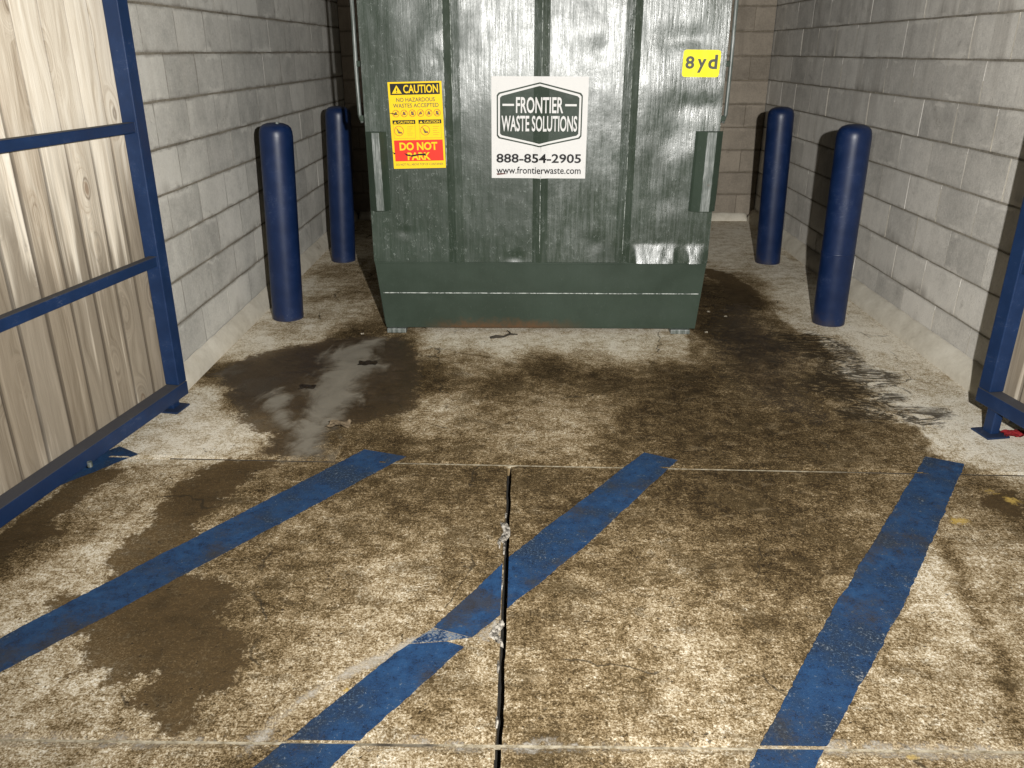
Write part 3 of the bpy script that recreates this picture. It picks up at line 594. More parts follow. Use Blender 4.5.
# ------------------------------------------------------------------ gates
def gate(name, O, d, side, zb, zt, rails, post, tilt, label, seed):
    ang = math.atan2(d[1], d[0]); e = empty(name, O, rot=(tilt, 0, ang)); tag(e, label, 'gate', 'timber faced gates with blue steel frames')
    s = side                                        # +1: local +y faces the enclosure
    Y = lambda a, b: tuple(sorted((a*s, b*s)))
    W = 1.95; H = 2.25; n0, n1 = -.035, .035; p0, p1 = post
    def tb(nm, x0, x1, ya, yb, z0, z1):
        bm = bmesh.new(); y0, y1 = Y(ya, yb); box(bm, x0, x1, y0, y1, z0, z1, .004); return obj(nm, bm, BLUE_G, e, world=False)
    tb('frame_post', p0, p1, n0, n1, zt - .0, H); tb('frame_post', W, W+.07, n0, n1, zt, H)
    tb('bottom_rail', p0 - .002, W+.072, n0 - .001, n1 + .001, zb, zt - .002); tb('top_rail', p0 - .002, W+.072, n0, n1, H+.002, H+.072)
    for z0, z1 in rails: tb('cross_rail', p1 + .001, W - .001, n1 - .047, n1 - .006, z0, z1)
    # weld beads where the rails meet the post
    for z0, z1 in rails:
        bm = bmesh.new(); tube(bm, [(p1+.004, (n1-.007)*s, z0), (p1+.004, (n1-.007)*s, z1)], .004, 8); obj('weld_bead', bm, BLUE_G, e, world=False)
    # closed hinge line along the post and the drop foot with its plate
    bm = bmesh.new(); y0, y1 = Y(-.02, .022); box(bm, p1 - .005, p1 + .05, y0, y1, .009, zb - .001, .004); obj('foot_stub', bm, BLUE_G, e, world=False)
    bm = bmesh.new(); y0, y1 = Y(-.05, .06); box(bm, p1 - .03, p1 + .085, y0, y1, .0, .010, .003); obj('foot_plate', bm, BLUE_F, e, world=False)
    bm = bmesh.new(); tl = bm.faces.layers.float.new('tone'); el = bm.verts.layers.float.new('edge'); rg = random.Random(seed); x = p1 - .045
    while x < W + .03:
        w = rg.uniform(.128, .142); t = rg.random(); dy = rg.uniform(-.003, .003)
        y0, y1 = Y(n0 - .021 + dy, n0 - .003 + dy)
        x1 = min(x + w, W + .05); zl = zb + rg.uniform(0, .012); cup = rg.uniform(-.003, .003); yf_ = max(y0, y1) if s > 0 else min(y0, y1); yk = y0 + y1 - yf_
        us = (0.0, .02, .07, .16, .3, .5, .7, .84, .93, .98, 1.0); ev = (1.0, .8, .38, .1, 0, 0, 0, .1, .38, .8, 1.0)
        fr = []; bk_ = []
        for u_, e_ in zip(us, ev):
            xx = x + (x1-x)*u_; dd = (cup*(1-4*(u_-.5)**2) - (.002 if u_ in (0.0, 1.0) else 0))*s
            col_ = []
            for z_ in (zl, .7, 1.3, H + .03):
                v_ = bm.verts.new((xx, yf_ + dd, z_)); v_[el] = e_; col_.append(v_)
            fr.append(col_); col_ = []
            for z_ in (zl, H + .03):
                v_ = bm.verts.new((xx, yk, z_)); v_[el] = e_; col_.append(v_)
            bk_.append(col_)
        fs = []
        for i_ in range(len(us)-1):
            for j_ in range(3): fs.append(bm.faces.new((fr[i_][j_], fr[i_+1][j_], fr[i_+1][j_+1], fr[i_][j_+1])))
            fs.append(bm.faces.new((bk_[i_][0], bk_[i_][1], bk_[i_+1][1], bk_[i_+1][0])))
            fs.append(bm.faces.new((fr[i_][3], fr[i_+1][3], bk_[i_+1][1], bk_[i_][1]))); fs.append(bm.faces.new((fr[i_][0], bk_[i_][0], bk_[i_+1][0], fr[i_+1][0])))
        for i_ in (0, -1): fs.append(bm.faces.new(fr[i_] + [bk_[i_][1], bk_[i_][0]]))
        bmesh.ops.recalc_face_normals(bm, faces=fs)
        for f in fs: f[tl] = t
        x += w + rg.uniform(.004, .007)
    obj('boards', bm, WOOD, e, world=False)
    return e
GL = gate('enclosure_gate', (-1.704, 3.469, 0), (-.16, -.987), 1, .043, .113, ((1.280, 1.322), (.700, .746)), (-.135, -.066), R(-.8), 'open gate on the left, pale weathered boards in a blue steel frame', 3)
GR = gate('enclosure_gate', (2.113, 3.328, 0), (.16, -.987), -1, .125, .193, ((1.30, 1.342), (.740, .786)), (-.060, .012), R(.4), 'open gate on the right, only its blue corner and a sliver of boards in view', 11)
bm = bmesh.new(); tube(bm, [(.62, .045, .040), (.62, .045, .062)], .010, 8); obj('bolt', bm, STEEL, GL, world=False)

# ------------------------------------------------------------------ bollards
def bollard(x, y, tx, ty, r, label, first=[None]):
    if first[0] is None:
        prof = [(r, 0.0), (r, .02), (r, .60), (r, 1.10), (r, 1.135), (r*.975, 1.160), (r*.90, 1.182), (r*.76, 1.196), (r*.5, 1.206), (r*.22, 1.2095), (0.004, 1.210)]
        bm = bmesh.new(); n = 56; rings = [[bm.verts.new((a*math.cos(2*math.pi*k/n), a*math.sin(2*math.pi*k/n), z)) for k in range(n)] for a, z in prof]
        for A, B in zip(rings, rings[1:]):
            for k in range(n): bm.faces.new((A[k], A[(k+1) % n], B[(k+1) % n], B[k]))
        bm.faces.new(rings[-1])
        o = obj('bollard', bm, BLUE_B, smooth=True); first[0] = o
    else:
        o = first[0].copy(); COL.objects.link(o)
    o.location = (x, y, 0); o.rotation_euler = (-math.atan2(ty, 1.2), math.atan2(tx, 1.2), 0)
    return tag(o, label, 'bollard', 'blue bollards along the block walls')
bLF = bollard(-1.530, 4.95, .052, .0, .098, 'blue bollard by the left wall, the nearer one, with a small bolt in its cap')
bLR = bollard(-1.492, 6.49, .052, .0, .092, 'blue bollard by the left wall, farther back, beside the dumpster shadow')
bRF = bollard(1.946, 4.90, -.030, -.02, .096, 'blue bollard by the right wall, the nearer one, with a seam ring low on it')
bRR = bollard(2.000, 6.48, -.045, -.02, .094, 'blue bollard by the right wall, farther back, close to the corner')
bm = bmesh.new(); tube(bm, [(.02, -.03, 1.203), (.02, -.03, 1.216)], .011, 10); obj('cap_bolt', bm, STEEL, bLF, world=False)
bm = bmesh.new(); n = 56
rr = [[bm.verts.new((a*math.cos(2*math.pi*k/n), a*math.sin(2*math.pi*k/n), z)) for k in range(n)] for a, z in ((.0975, .452), (.0992, .454), (.0992, .460), (.0975, .462))]
for A, B in zip(rr, rr[1:]):
    for k in range(n): bm.faces.new((A[k], A[(k+1) % n], B[(k+1) % n], B[k]))
obj('seam_ring', bm, BLUE_B, bRF, smooth=True, world=False)

# ------------------------------------------------------------------ dumpster
XL, XR, YF, YB, ZK, ZT = -.890, 1.085, 4.66, 6.42, .443, 2.02
DUMP = empty('dumpster', (.0975, 5.55, 0))
tag(DUMP, 'scratched dark green steel dumpster with stickers on its front', 'dumpster')
RIBS = (-.397, .092, .579); RW, RH = .043, .0145
DENTS = [(-.55, 1.80, .09, .10, .012), (-.47, 1.55, .05, .05, .010), (-.62, 1.35, .10, .08, -.006), (-.15, 1.75, .12, .2, .008), (.30, 1.72, .10, .12, -.010),
         (.40, 1.60, .05, .06, .010), (.86, 1.66, .16, .06, .016), (.80, 1.15, .08, .12, .012), (.95, 1.05, .10, .10, -.012), (.72, .95, .06, .10, .010), (.80, .80, .10, .07, .009),
         (.35, .70, .12, .16, .007), (-.20, .62, .10, .10, -.006), (.42, .56, .06, .05, .010), (-.05, .47, .05, .03, .014), (-.70, .62, .05, .03, .010), (.95, 1.32, .12, .06, .014), (.70, 1.40, .08, .1, -.008)]
def front(x, z):
    """depth of the dumpster's front sheet (world y) with its welded ribs, dents and the bent flap low on the right"""
    y = YF
    for c in RIBS:
        a = abs(x - c)
        if a < RW: y -= RH*(1 - a/RW)
    st = min(1.0, max(0.0, (max(abs(x-.082)-.27, abs(z-1.20)-.28))/.08))       # flat under the big sticker
    st2 = min(1.0, max(0.0, (max(abs(x+.597)-.15, abs(z-1.215)-.235))/.06))
    k = (.12 + .88*st)*(.25 + .75*st2)
    for cx, cz, rx, rz, a in DENTS:
        q = ((x-cx)/rx)**2 + ((z-cz)/rz)**2
        if q < 9: y += .55*a*k*math.exp(-q)
    y += k*(.0030*fbm(x*3.1, z*2.1, 5, 3) + .0014*fbm(x*12, z*7, 1, 3))
    if .632 < x:
        zz = .555 + .012*mnoise.noise(Vector((x*9, 0, 0)))
        if z < zz:
            e = min(1, (x-.632)/.03)*min(1.0, max(0, (1.075-x)/.02)); hole = 1.0 if not (.90 < x < .955) else .25
            y -= e*hole*(.245 + .06*mnoise.noise(Vector((x*22, 3, z*12))))*(zz - z)
    return y
bm = bmesh.new()
xs = sorted(set([round(XL + i*(XR-XL)/150, 5) for i in range(151)] + [c + s*RW for c in RIBS for s in (-1, 0, 1)] + [.632, .662]))
zs = [ZK + (ZT - ZK)*j/130 for j in range(131)]
g = [[bm.verts.new((x, front(x, z), z)) for z in zs] for x in xs]
for i in range(len(xs)-1):
    for j in range(len(zs)-1): bm.faces.new((g[i][j], g[i+1][j], g[i+1][j+1], g[i][j+1]))
bmesh.ops.recalc_face_normals(bm, faces=bm.faces)
for f in bm.faces:
    f.smooth = True
for f in bm.faces:
    if f.normal.y > 0: f.normal_flip()
for c in RIBS:
    for v in [q for q in bm.verts if min(abs(q.co.x-c), abs(abs(q.co.x-c)-RW)) < 1e-4]:
        for e in v.link_edges:
            o2 = e.other_vert(v)
            if abs(o2.co.x - v.co.x) < 1e-5: e.smooth = False
obj('front_sheet', bm, GRN, DUMP)
# chipped crests of the ribs
for c, z0 in zip(RIBS, (1.42, .50, .50)):
    bm = bmesh.new(); N = 60
    pts = [(c + .0006*math.sin(i*1.7), front(c, z0 + (ZT-z0)*i/N) - .0002, z0 + (ZT-z0)*i/N) for i in range(N+1)]
    tube(bm, pts, [.0012 + .0012*max(0, fbm(i*.35, c*5, 2)) for i in range(N+1)], 6)
    obj('rib_crest', bm, CHIP, DUMP)
bm = bmesh.new(); c = RIBS[0]-RW
tube(bm, [(c, front(c, 1.0 + i*.0204) - .001, 1.0 + i*.0204) for i in range(51)], [.0015 + .0015*max(0, fbm(i*.3, 8, 2)) for i in range(51)], 6); obj('rib_crest', bm, CHIP, DUMP)
# body: sides, back, floor
bm = bmesh.new()
box(bm, XL, XL+.012, YF+.012, YB, ZK, ZT); box(bm, XR-.012, XR, YF+.012, YB, ZK, ZT)
box(bm, XL+.0125, XR-.0125, YB-.012, YB-.001, .05, ZT); box(bm, XL+.05, XR-.05, YF+.10, YB-.013, .045, .06)
for x0, x1, s in ((XL, XL+.012, 1), (XR-.012, XR, -1)):      # tapered lower sides
    poly = [(YF+.02, ZK-.001), (YB, ZK-.001), (YB, .045), (YF+.035, .045)]
    a = [bm.verts.new((x0 + (s*.037 if z < .1 else 0), y, z)) for y, z in poly]; b = [bm.verts.new((x1 + (s*.037 if z < .1 else 0), y, z)) for y, z in poly]
    fs = [bm.faces.new(a), bm.faces.new(b[::-1])]
    for i in range(4): fs.append(bm.faces.new((a[i], b[i], b[(i+1) % 4], a[(i+1) % 4])))
    bmesh.ops.recalc_face_normals(bm, faces=fs)
for y in (5.1, 5.6, 6.1):                                    # side ribs
    box(bm, XL-.022, XL-.0005, y-.03, y+.03, ZK, 1.15); box(bm, XR+.0005, XR+.022, y-.03, y+.03, ZK, 1.15)
obj('body', bm, GRN_D, DUMP)
bm = bmesh.new()                                             # top edge frame
box(bm, XL-.02, XR+.02, YF-.012, YF+.03, ZT+.001, ZT+.05, .004); box(bm, XL-.02, XL+.03, YF+.031, YB, ZT+.001, ZT+.05, .004); box(bm, XR-.03, XR+.02, YF+.031, YB, ZT+.001, ZT+.05, .004); box(bm, XL+.031, XR-.031, YB-.04, YB, ZT+.001, ZT+.05, .004)
obj('rim', bm, GRN_D, DUMP)
for x0, x1 in ((XL, (XL+XR)/2 - .006), ((XL+XR)/2 + .006, XR)):
    bm = bmesh.new(); box(bm, x0, x1, YF-.03, YB+.02, ZT+.053, ZT+.075, .006)
    for k in range(5):
        yy = YF + .2 + k*.33; box(bm, x0+.06, x1-.06, yy, yy+.08, ZT+.076, ZT+.098, .006)
    obj('lid', bm, LIDM, DUMP)
# leaning kick panel
KX0, KX1, KY, KZ = -.842, 1.050, 4.672, .030
def kick(u, v): return ((XL+.002)*(1-v) + KX0*v + u*((XR-.002)*(1-v) + KX1*v - (XL+.002)*(1-v) - KX0*v), (YF+.010)*(1-v) + KY*v + .0025*fbm(u*5, v*2, 3), (ZK-.004)*(1-v) + KZ*v)
bm = bmesh.new(); gg = [[bm.verts.new(kick(i/60, j/16)) for j in range(17)] for i in range(61)]
for i in range(60):
    for j in range(16): bm.faces.new((gg[i][j], gg[i][j+1], gg[i+1][j+1], gg[i+1][j]))
bk = bmesh.ops.duplicate(bm, geom=bm.faces[:])
for v in [q for q in bk['geom'] if isinstance(q, bmesh.types.BMVert)]: v.co.y += .010
for f in [q for q in bk['geom'] if isinstance(q, bmesh.types.BMFace)]: f.normal_flip()
for f in bm.faces: f.smooth = True
obj('kick_panel', bm, GRN_D, DUMP)
bm = bmesh.new(); N = 120
tube(bm, [(kick(i/N, .462)[0], kick(i/N, .462)[1] - .002, kick(i/N, .462)[2]) for i in range(1, N)], [.0028 + .0014*fbm(i*.4, 4, 1) for i in range(1, N)], 8); obj('weld_seam', bm, CHIP, DUMP)
bm = bmesh.new(); box(bm, XL+.003, XR-.003, YF+.001, YF+.0105, ZK-.012, ZK-.0015, .001); obj('panel_lip', bm, GRN_D, DUMP)
for x in (-.782, .955):
    for y in (4.70, 6.25):
        bm = bmesh.new(); box(bm, x-.055, x+.062, y-.05, y+.07, .0, .0285 if y < 5 else .044, .004); obj('foot', bm, STEEL if y < 5 else GRN_D, DUMP)
# hat channels at both sides of the front
def hat(x0, x1, c0, c1, z0, z1, skew):
    bm = bmesh.new(); mid = (x0+x1)/2; yb = YF - .014; yf = YF - .052
    top = [(x0, yb), (x0+.012, yb-.012), (c0, yf), (c1, yf), (x1-.012, yb-.012), (x1, yb)]
    N = 14; rows = []
    for k in range(N+1):
        z = z0 + (z1-z0)*k/N; s = skew*(k/N); j = .0015*fbm(k*.6, mid*9, 1)
        rows.append([bm.verts.new((x + s + j, y + (.0012*fbm(k*.8, x*20, 2)), z)) for x, y in top])
    for A, B in zip(rows, rows[1:]):
        for q in range(5): bm.faces.new((A[q], A[q+1], B[q+1], B[q]))
    for rw in (rows[0], rows[-1]):
        bm.faces.new(rw)
    bmesh.ops.recalc_face_normals(bm, faces=bm.faces)
    h = obj('guide_channel', bm, GRN_D, DUMP)
    bm = bmesh.new(); rw = []
    for k in range(N+1):
        z = z0 + .004 + (z1-z0-.008)*k/N; s = skew*(k/N)
        rw.append([bm.verts.new((x + s, yf - .0022 + .001*fbm(k*.7, x*14, 3), z)) for x in (c0+.002+.003*fbm(k*.9, 1, 1), (c0+c1)/2, c1-.002+.003*fbm(k*.9, 5, 1))])
    for A, B in zip(rw, rw[1:]):
        for q in range(2): bm.faces.new((A[q], A[q+1], B[q+1], B[q]))
    for f in bm.faces:
        f.normal_update()
        if f.normal.y > 0: f.normal_flip()
    obj('wear_strip', bm, STEEL, h)
hat(-.885, -.768, -.845, -.800, .750, 1.185, -.004)
hat(.945, 1.095, 1.000, 1.055, .750, 1.190, .006)
# chipped vertical rods beside the upper front corners
for x, s in ((-.932, -1), (1.128, 1)):
    bm = bmesh.new(); tube(bm, [(x - s*.012, YF+.09, 1.225), (x, YF+.085, 1.27), (x + .002*s, YF+.085, 1.5), (x, YF+.085, 1.75), (x, YF+.085, ZT)], .011, 10)
    rd = obj('side_rod', bm, STEEL, DUMP, smooth=True)
    for z in (1.235, 1.52, 1.93):
        bm = bmesh.new(); a, b = sorted((x, (XL if s < 0 else XR) + .0005*s)); box(bm, a, b, YF+.075, YF+.10, z, z+.03, .003); obj('lug', bm, GRN_D, rd)

# ---- stickers
def text_bm(body, x0, x1, z0, z1, bold=0.0):
    cu = bpy.data.curves.new('t', 'FONT'); cu.body = body; cu.size = 1; cu.offset = bold; cu.resolution_u = 3
    o = bpy.data.objects.new('t', cu); COL.objects.link(o)
    dg = bpy.context.evaluated_depsgraph_get(); me = bpy.data.meshes.new_from_object(o.evaluated_get(dg))
    bpy.data.objects.remove(o); bpy.data.curves.remove(cu)
    bm = bmesh.new(); bm.from_mesh(me); bpy.data.meshes.remove(me)
    a = [v.co.x for v in bm.verts]; b = [v.co.y for v in bm.verts]
    ax, bx, ay, by = min(a), max(a), min(b), max(b)
    for v in bm.verts: v.co = Vector((x0 + (v.co.x-ax)/(bx-ax)*(x1-x0), 0, z0 + (v.co.y-ay)/(by-ay)*(z1-z0)))
    return bm
def poly_bm(polys):
    bm = bmesh.new()
    for p in polys:
        f = bm.faces.new([bm.verts.new((x, 0, z)) for x, z in p])
    return bm
def rect(x0, x1, z0, z1): return [(x0, z0), (x1, z0), (x1, z1), (x0, z1)]
def ring(cx, cz, r0, r1, n=28):
    return [[(cx+r0*math.cos(a), cz+r0*math.sin(a)), (cx+r1*math.cos(a), cz+r1*math.sin(a)), (cx+r1*math.cos(b), cz+r1*math.sin(b)), (cx+r0*math.cos(b), cz+r0*math.sin(b))] for a, b in [(2*math.pi*k/n, 2*math.pi*(k+1)/n) for k in range(n)]]
def bar(xa, za, xb, zb, w):
    d = Vector((xb-xa, zb-za)).normalized()*w/2; return [(xa-d.y, za+d.x), (xa+d.y, za-d.x), (xb+d.y, zb-d.x), (xb-d.y, zb+d.x)]
class Sticker:
    """flat artwork in (u right 0..1, v down 0..1), pressed on to the front sheet"""
    def __init__(s, name, x0, x1, z1, z0, mat, rot=0.0, label=None, shape=None):
        s.x0, s.x1, s.z0, s.z1, s.rot = x0, x1, z0, z1, rot; s.w, s.h = x1-x0, z1-z0
        s.o = s.put(name, poly_bm([shape or rect(0, s.w, 0, s.h)]), mat, DUMP, .0015, fine=True)
        if label: s.o['label'] = label
    def put(s, name, bm, mat, parent=None, lift=.003, fine=False):
        geo = lambda: bm.verts[:]+bm.edges[:]+bm.faces[:]
        cx, cz = (s.x0+s.x1)/2, (s.z0+s.z1)/2; c, sn = math.cos(s.rot), math.sin(s.rot)
        for v in bm.verts:
            x, z = v.co.x - s.w/2, v.co.z - s.h/2; v.co = Vector((cx + x*c - z*sn, 0, cz + x*sn + z*c))
        for cc in RIBS:
            for k in (-RW, 0, RW):
                if s.x0-.05 < cc+k < s.x1+.05: bmesh.ops.bisect_plane(bm, geom=geo(), plane_co=(cc+k, 0, 0), plane_no=(1, 0, 0))
        if fine:
            for k in range(1, 40):
                x = s.x0 - .02 + (s.w+.04)*k/40; bmesh.ops.bisect_plane(bm, geom=geo(), plane_co=(x, 0, 0), plane_no=(1, 0, 0))
                z = s.z0 - .02 + (s.h+.04)*k/40; bmesh.ops.bisect_plane(bm, geom=geo(), plane_co=(0, 0, z), plane_no=(0, 0, 1))
        for v in bm.verts: v.co.y = front(v.co.x, v.co.z) - lift
        for f in bm.faces:
            f.normal_update()
            if f.normal.y > 0: f.normal_flip()
        return obj(name, bm, mat, parent or s.o)
    def X(s, u): return u*s.w
    def Z(s, v): return (1-v)*s.h
    def text(s, body, u0, u1, v0, v1, mat, bold=0.0, lift=.0045, name='lettering'): return s.put(name, text_bm(body, s.X(u0), s.X(u1), s.Z(v1), s.Z(v0), bold), mat, None, lift)
    def polys(s, name, ps, mat, lift=.003, fine=False): return s.put(name, poly_bm([[(s.X(u), s.Z(v)) for u, v in p] for p in ps]), mat, None, lift, fine)
def join_bm(bms):
    out = bmesh.new()
    for b in bms:
        me = bpy.data.meshes.new('j'); b.to_mesh(me); b.free(); out.from_mesh(me); bpy.data.meshes.remove(me)
    return out

# company sticker
C = Sticker('company_sticker', -.184, .347, 1.473, .931, WHITE, R(-.25), 'white sticker with a green badge and a phone number')
def hexa(g, gv):
    return [(.5, .055+gv), (.925-g, .155+gv*.9), (.945-g, .18+gv*.7), (.945-g, .575-gv*.7), (.925-g, .60-gv*.9), (.5, .685-gv), (.075+g, .60-gv*.9), (.055+g, .575-gv*.7), (.055+g, .18+gv*.7), (.075+g, .155+gv*.9)]
C.polys('badge', [hexa(0, 0)], LOGOG, .0025, True); C.polys('badge_line', [hexa(.014, .014)], WHITE, .0032, True); C.polys('badge_field', [hexa(.034, .034)], LOGOG, .0039, True)
def fit_arch(bm, f):
    for v in bm.verts: v.co.z = f(v.co.x, v.co.z)
    return bm
fb = text_bm('FRONTIER', C.X(.255), C.X(.745), C.Z(.352), C.Z(.195), .018)
wb = text_bm('WASTE SOLUTIONS', C.X(.105), C.X(.895), C.Z(.53), C.Z(.375), .018)
for b_ in (fb, wb): C.put('lettering', b_, WHITE, None, .0052)
for q_ in (rect(.115, .235, .262, .282), rect(.765, .885, .262, .282)): C.polys('badge_bar', [q_], WHITE, .0052)
for b_ in (text_bm('888-854-2905', C.X(.05), C.X(.95), C.Z(.845), C.Z(.752), .022), text_bm('www.frontierwaste.com', C.X(.05), C.X(.95), C.Z(.955), C.Z(.882), .012)): C.put('lettering', b_, BLACK, None, .0032)
C.polys('scuff', [[(.05, .953), (.12, .948), (.17, .957), (.06, .97)]], mat_plain('brown_scuff', (.10, .03, .02)), .0030)

# caution sticker
K = Sticker('caution_sticker', -.746, -.450, 1.446, .985, YEL, R(1.3), 'yellow and red caution sticker beside the left rib')
for q_ in (rect(.04, .96, .018, .145), rect(.04, .47, .432, .478), rect(.53, .96, .432, .478)): K.polys('black_panel', [q_], BLACK)
K.polys('red_panel', [rect(.04, .965, .665, .912)], RED)
for b_ in (text_bm('CAUTION', K.X(.285), K.X(.93), K.Z(.128), K.Z(.034), .02), text_bm('CAUTION', K.X(.14), K.X(.44), K.Z(.47), K.Z(.442), .02), text_bm('CAUTION', K.X(.63), K.X(.93), K.Z(.47), K.Z(.442), .02),
      text_bm('DO NOT', K.X(.14), K.X(.86), K.Z(.785), K.Z(.69), .035), text_bm('PARK', K.X(.28), K.X(.72), K.Z(.90), K.Z(.81), .035)): K.put('lettering', b_, YEL, None, .0045)
for q_ in ([(.07, .13), (.255, .13), (.1625, .035)], [(.06, .47), (.12, .47), (.09, .442)], [(.55, .47), (.61, .47), (.58, .442)]): K.polys('warning_triangle', [q_], YEL, .0043)
K.polys('exclamation_mark', [rect(.153, .172, .07, .103), rect(.153, .172, .11, .121)], BLACK, .0056)
for b_ in (text_bm('NO HAZARDOUS', K.X(.14), K.X(.86), K.Z(.225), K.Z(.178), .008), text_bm('WASTES ACCEPTED', K.X(.075), K.X(.925), K.Z(.29), K.Z(.243), .008), text_bm('DO NOT FILL ABOVE TOP OF CONTAINER', K.X(.05), K.X(.95), K.Z(.965), K.Z(.938), .0)): K.put('lettering', b_, GREYP, None, .0032)
for i, u in enumerate((.115, .27, .425, .58, .735, .89)):
    cx, cz, r = K.X(u), K.Z(.355), .0195; k = .003*(i % 3 - 1)
    pg = K.put('pictogram', poly_bm([[(cx-.010+k, cz-.008), (cx+.009, cz-.009-k), (cx+.006, cz+.005+k), (cx-.004-k, cz+.010)]]), GREYP, None, .003)
    K.put('prohibition_ring', poly_bm(ring(cx, cz, r-.003, r) + [bar(cx-.0125, cz-.0125, cx+.0125, cz+.0125, .003)]), ORNG, None, .0038)
for u in (.15, .645):
    cx, cz, r = K.X(u), K.Z(.555), .027
    K.put('pictogram', poly_bm([[(cx-.012, cz+.010), (cx-.004, cz-.014), (cx+.016, cz-.014), (cx+.016, cz-.006), (cx-.002, cz-.003), (cx-.006, cz+.012)]]), GREYP, None, .003)
    K.put('prohibition_ring', poly_bm(ring(cx, cz, r-.003, r) + [bar(cx-.0175, cz+.0175, cx+.0175, cz-.0175, .003)]), ORNG, None, .0038)
for u0, u1 in ((.05, .46), (.54, .95)):
    x0, x1, z0, z1 = K.X(u0), K.X(u1), K.Z(.645), K.Z(.482)
    K.put('panel_border', poly_bm([rect(x0, x1, z0, z0+.0012), rect(x0, x0+.0012, z0+.0012, z1), rect(x1-.0012, x1, z0+.0012, z1)]), ORNG, None, .003)
    for q in range(5): K.put('print_line', poly_bm([rect(x0+.075, x1-.012-(q % 3)*.006, z1-.014-q*.011, z1-.0125-q*.011)]), ORNG, None, .003)
for q_ in ([(-.02, .345), (.10, .352), (.16, .372), (.06, .362)], [(.0, .80), (.06, .815), (.03, .83)], [(.22, .815), (.34, .842), (.48, .828), (.62, .822), (.64, .85), (.50, .845), (.36, .86), (.26, .845)]): K.polys('scratch', [q_], BLACK, .0062)

# size sticker
q = .015; wS, hS = .200, .137
E8 = Sticker('size_sticker', .851, 1.051, 1.606, 1.469, YEL8, R(-.6), 'lemon yellow size sticker near the top right corner',
    shape=[(q, 0), (wS-q, 0), (wS-.004, .004), (wS, q), (wS, hS-q), (wS-.004, hS-.004), (wS-q, hS), (q, hS), (.004, hS-.004), (0, hS-q), (0, q), (.004, .004)])
for b_ in (text_bm('8', E8.X(.07), E8.X(.31), E8.Z(.70), E8.Z(.23), .03), text_bm('y', E8.X(.39), E8.X(.63), E8.Z(.84), E8.Z(.33), .03), text_bm('d', E8.X(.68), E8.X(.93), E8.Z(.70), E8.Z(.17), .03)): E8.put('lettering', b_, GREYP, None, .003)

# ------------------------------------------------------------------ litter
bm = bmesh.new(); tube(bm, [(-.20, 4.555, .006), (-.165, 4.565, .010), (-.12, 4.572, .007), (-.085, 4.605, .012), (-.035, 4.612, .008)], [.008, .010, .006, .007, .003], 7); tube(bm, [(-.075, 4.607, .010), (-.085, 4.64, .012), (-.10, 4.685, .008)], [.005, .004, .002], 6)
tag(obj('twig', bm, mat_plain('dark_bark', (.03, .024, .016), .8)), 'crooked dark twig on the pale concrete under the dumpster front edge', 'twig')
def scrap(name, cx, cy, r, seed, mat, label, cat, h=.02, group=None):
    bm = bmesh.new(); bmesh.ops.create_grid(bm, x_segments=14, y_segments=14, size=1)
    for v in bm.verts:
        a = math.atan2(v.co.y, v.co.x); rr = 1 + .35*fbm(math.cos(a)*1.5+seed, math.sin(a)*1.5, 0)
        x, y = v.co.x*r*rr, v.co.y*r*.6*rr; v.co = Vector((cx + x, cy + y, .006 + h*(.45 + .55*fbm(v.co.x*1.6+seed, v.co.y*1.6, seed, 3))))
        v.co.z = max(.005, v.co.z)
    bk = bmesh.ops.duplicate(bm, geom=bm.faces[:])
    for v in [q for q in bk['geom'] if isinstance(q, bmesh.types.BMVert)]: v.co.z -= .0015
    for f in [q for q in bk['geom'] if isinstance(q, bmesh.types.BMFace)]: f.normal_flip()
    return tag(obj(name, bm, mat, smooth=True), label, cat, group)
leafm = mat_plain('dead_leaf', (.16, .12, .075), .7); darkl = mat_plain('wet_leaf', (.02, .014, .009), .4); pale = mat_plain('paper_scrap', (.34, .30, .23), .8)
scrap('dead_leaf', -.845, 3.315, .055, 3, leafm, 'curled dead leaf at the right edge of the milky puddle', 'leaf', .03)
scrap('wet_leaf', -.86, 4.11, .050, 6, darkl, 'black wet leaf lying in the puddle, nearer the dumpster corner', 'leaf', .012)
scrap('wet_leaf', -1.105, 3.77, .040, 9, darkl, 'small black wet leaf lying between the two milky streaks', 'leaf', .012)
scrap('red_wrapper', 2.205, 3.262, .050, 12, mat_plain('red_plastic', (.25, .02, .025), .5), 'crumpled red wrapper on the floor under the right gate rail', 'litter', .03)
for i, (x, y) in enumerate(((1.22, 5.08), (1.31, 4.98), (1.12, 4.66), (-.80, 4.70), (-.98, 4.60))):
    lb = 'pale paper fleck on the dark wet concrete right of the dumpster' if x > 0 else 'pale paper fleck on the wet concrete by the left dumpster foot'
    scrap('paper_fleck', x, y, .009, 20+i, pale, lb, 'litter', .012, 'paper flecks right of the dumpster' if x > 0 else 'paper flecks by the left dumpster foot')

# ------------------------------------------------------------------ light, sky, camera
W = bpy.data.worlds.new('World'); S.world = W; W.use_nodes = True
nt = W.node_tree; bg = nt.nodes['Background']; sky = nt.nodes.new('ShaderNodeTexSky'); sky.sky_type = 'NISHITA'; sky.sun_disc = False
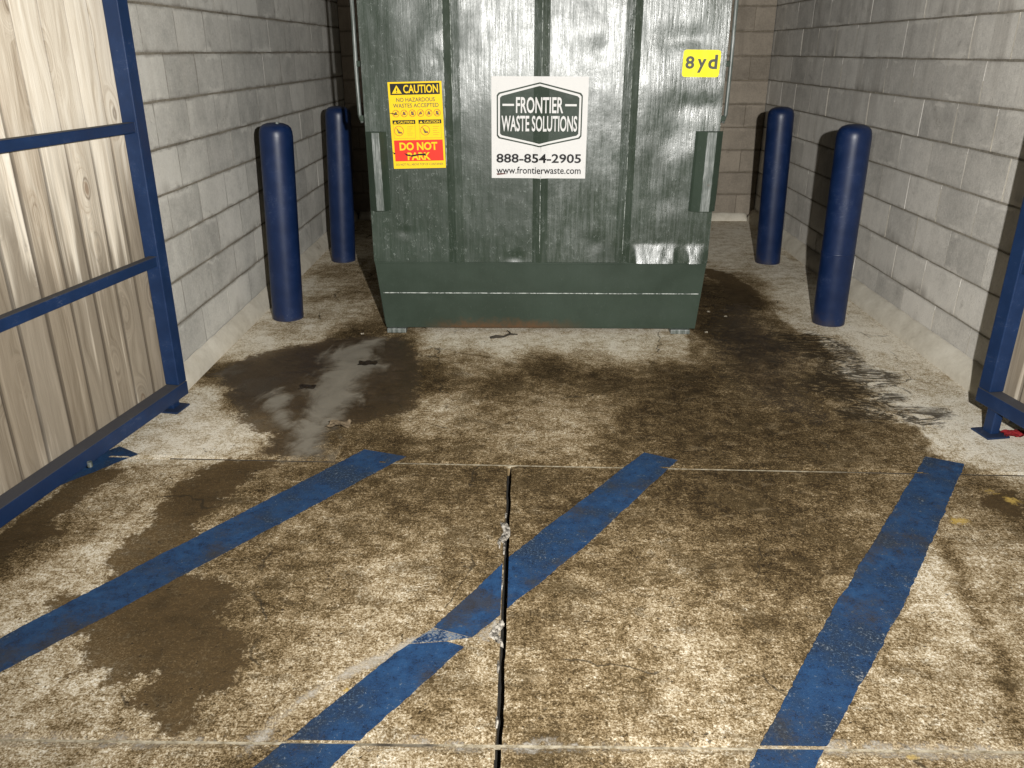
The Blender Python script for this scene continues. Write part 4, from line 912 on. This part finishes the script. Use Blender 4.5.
# a very low, very weak sun stands for the distant yard light behind the photographer; the sky is night dark
sdir = Vector((-.111, 1.0, -.057)).normalized()          # direction its light travels
sky.sun_elevation = R(3.3); sky.sun_rotation = R(180 - 6.3)
nt.links.new(sky.outputs[0], bg.inputs[0]); bg.inputs[1].default_value = .004
L = bpy.data.lights.new('yard_light', 'SUN'); L.energy = .12; L.angle = R(.6); L.color = (1, .93, .82)
lo = bpy.data.objects.new('yard_light', L); COL.objects.link(lo); lo.rotation_euler = sdir.to_track_quat('-Z', 'Y').to_euler(); lo.location = (1, -6, 4)
# hand-held lamp of the photographer, the light that lit this night photograph
P = bpy.data.lights.new('flash_lamp', 'SPOT'); P.energy = 1280; P.shadow_soft_size = .022; P.color = (1, .982, .945); P.spot_size = R(165); P.spot_blend = 1.0
po = bpy.data.objects.new('flash_lamp', P); COL.objects.link(po); po.location = (.36, -.05, 1.76)
po.rotation_euler = Vector((-.03, 1, .05)).to_track_quat('-Z', 'Y').to_euler()
P.use_nodes = True; pn = P.node_tree; em = pn.nodes['Emission']
fo = pn.nodes.new('ShaderNodeLightFalloff'); fo.inputs['Strength'].default_value = .50; fo.inputs['Smooth'].default_value = 0.0
ad = pn.nodes.new('ShaderNodeMath'); ad.operation = 'MULTIPLY_ADD'; ad.inputs[1].default_value = .20
pn.links.new(fo.outputs['Linear'], ad.inputs[0]); pn.links.new(fo.outputs['Quadratic'], ad.inputs[2]); pn.links.new(ad.outputs[0], em.inputs['Strength'])

cam = bpy.data.cameras.new('camera'); co = bpy.data.objects.new('camera', cam); COL.objects.link(co)
cam.sensor_width = 36; cam.lens = 800/1024*36; cam.clip_start = .05; cam.clip_end = 300
co.location = (0, 0, 1.6); co.rotation_euler = (R(90 - 22.6), R(0.0), R(.86)); S.camera = co
S.view_settings.view_transform = 'Standard'; S.view_settings.look = 'None'; S.view_settings.exposure = 0; S.view_settings.gamma = 1
try: S.view_settings.use_curve_mapping = False
except Exception: pass
S.render.resolution_x, S.render.resolution_y = 1024, 768
S.render.engine = 'CYCLES'; S.cycles.max_bounces = 6
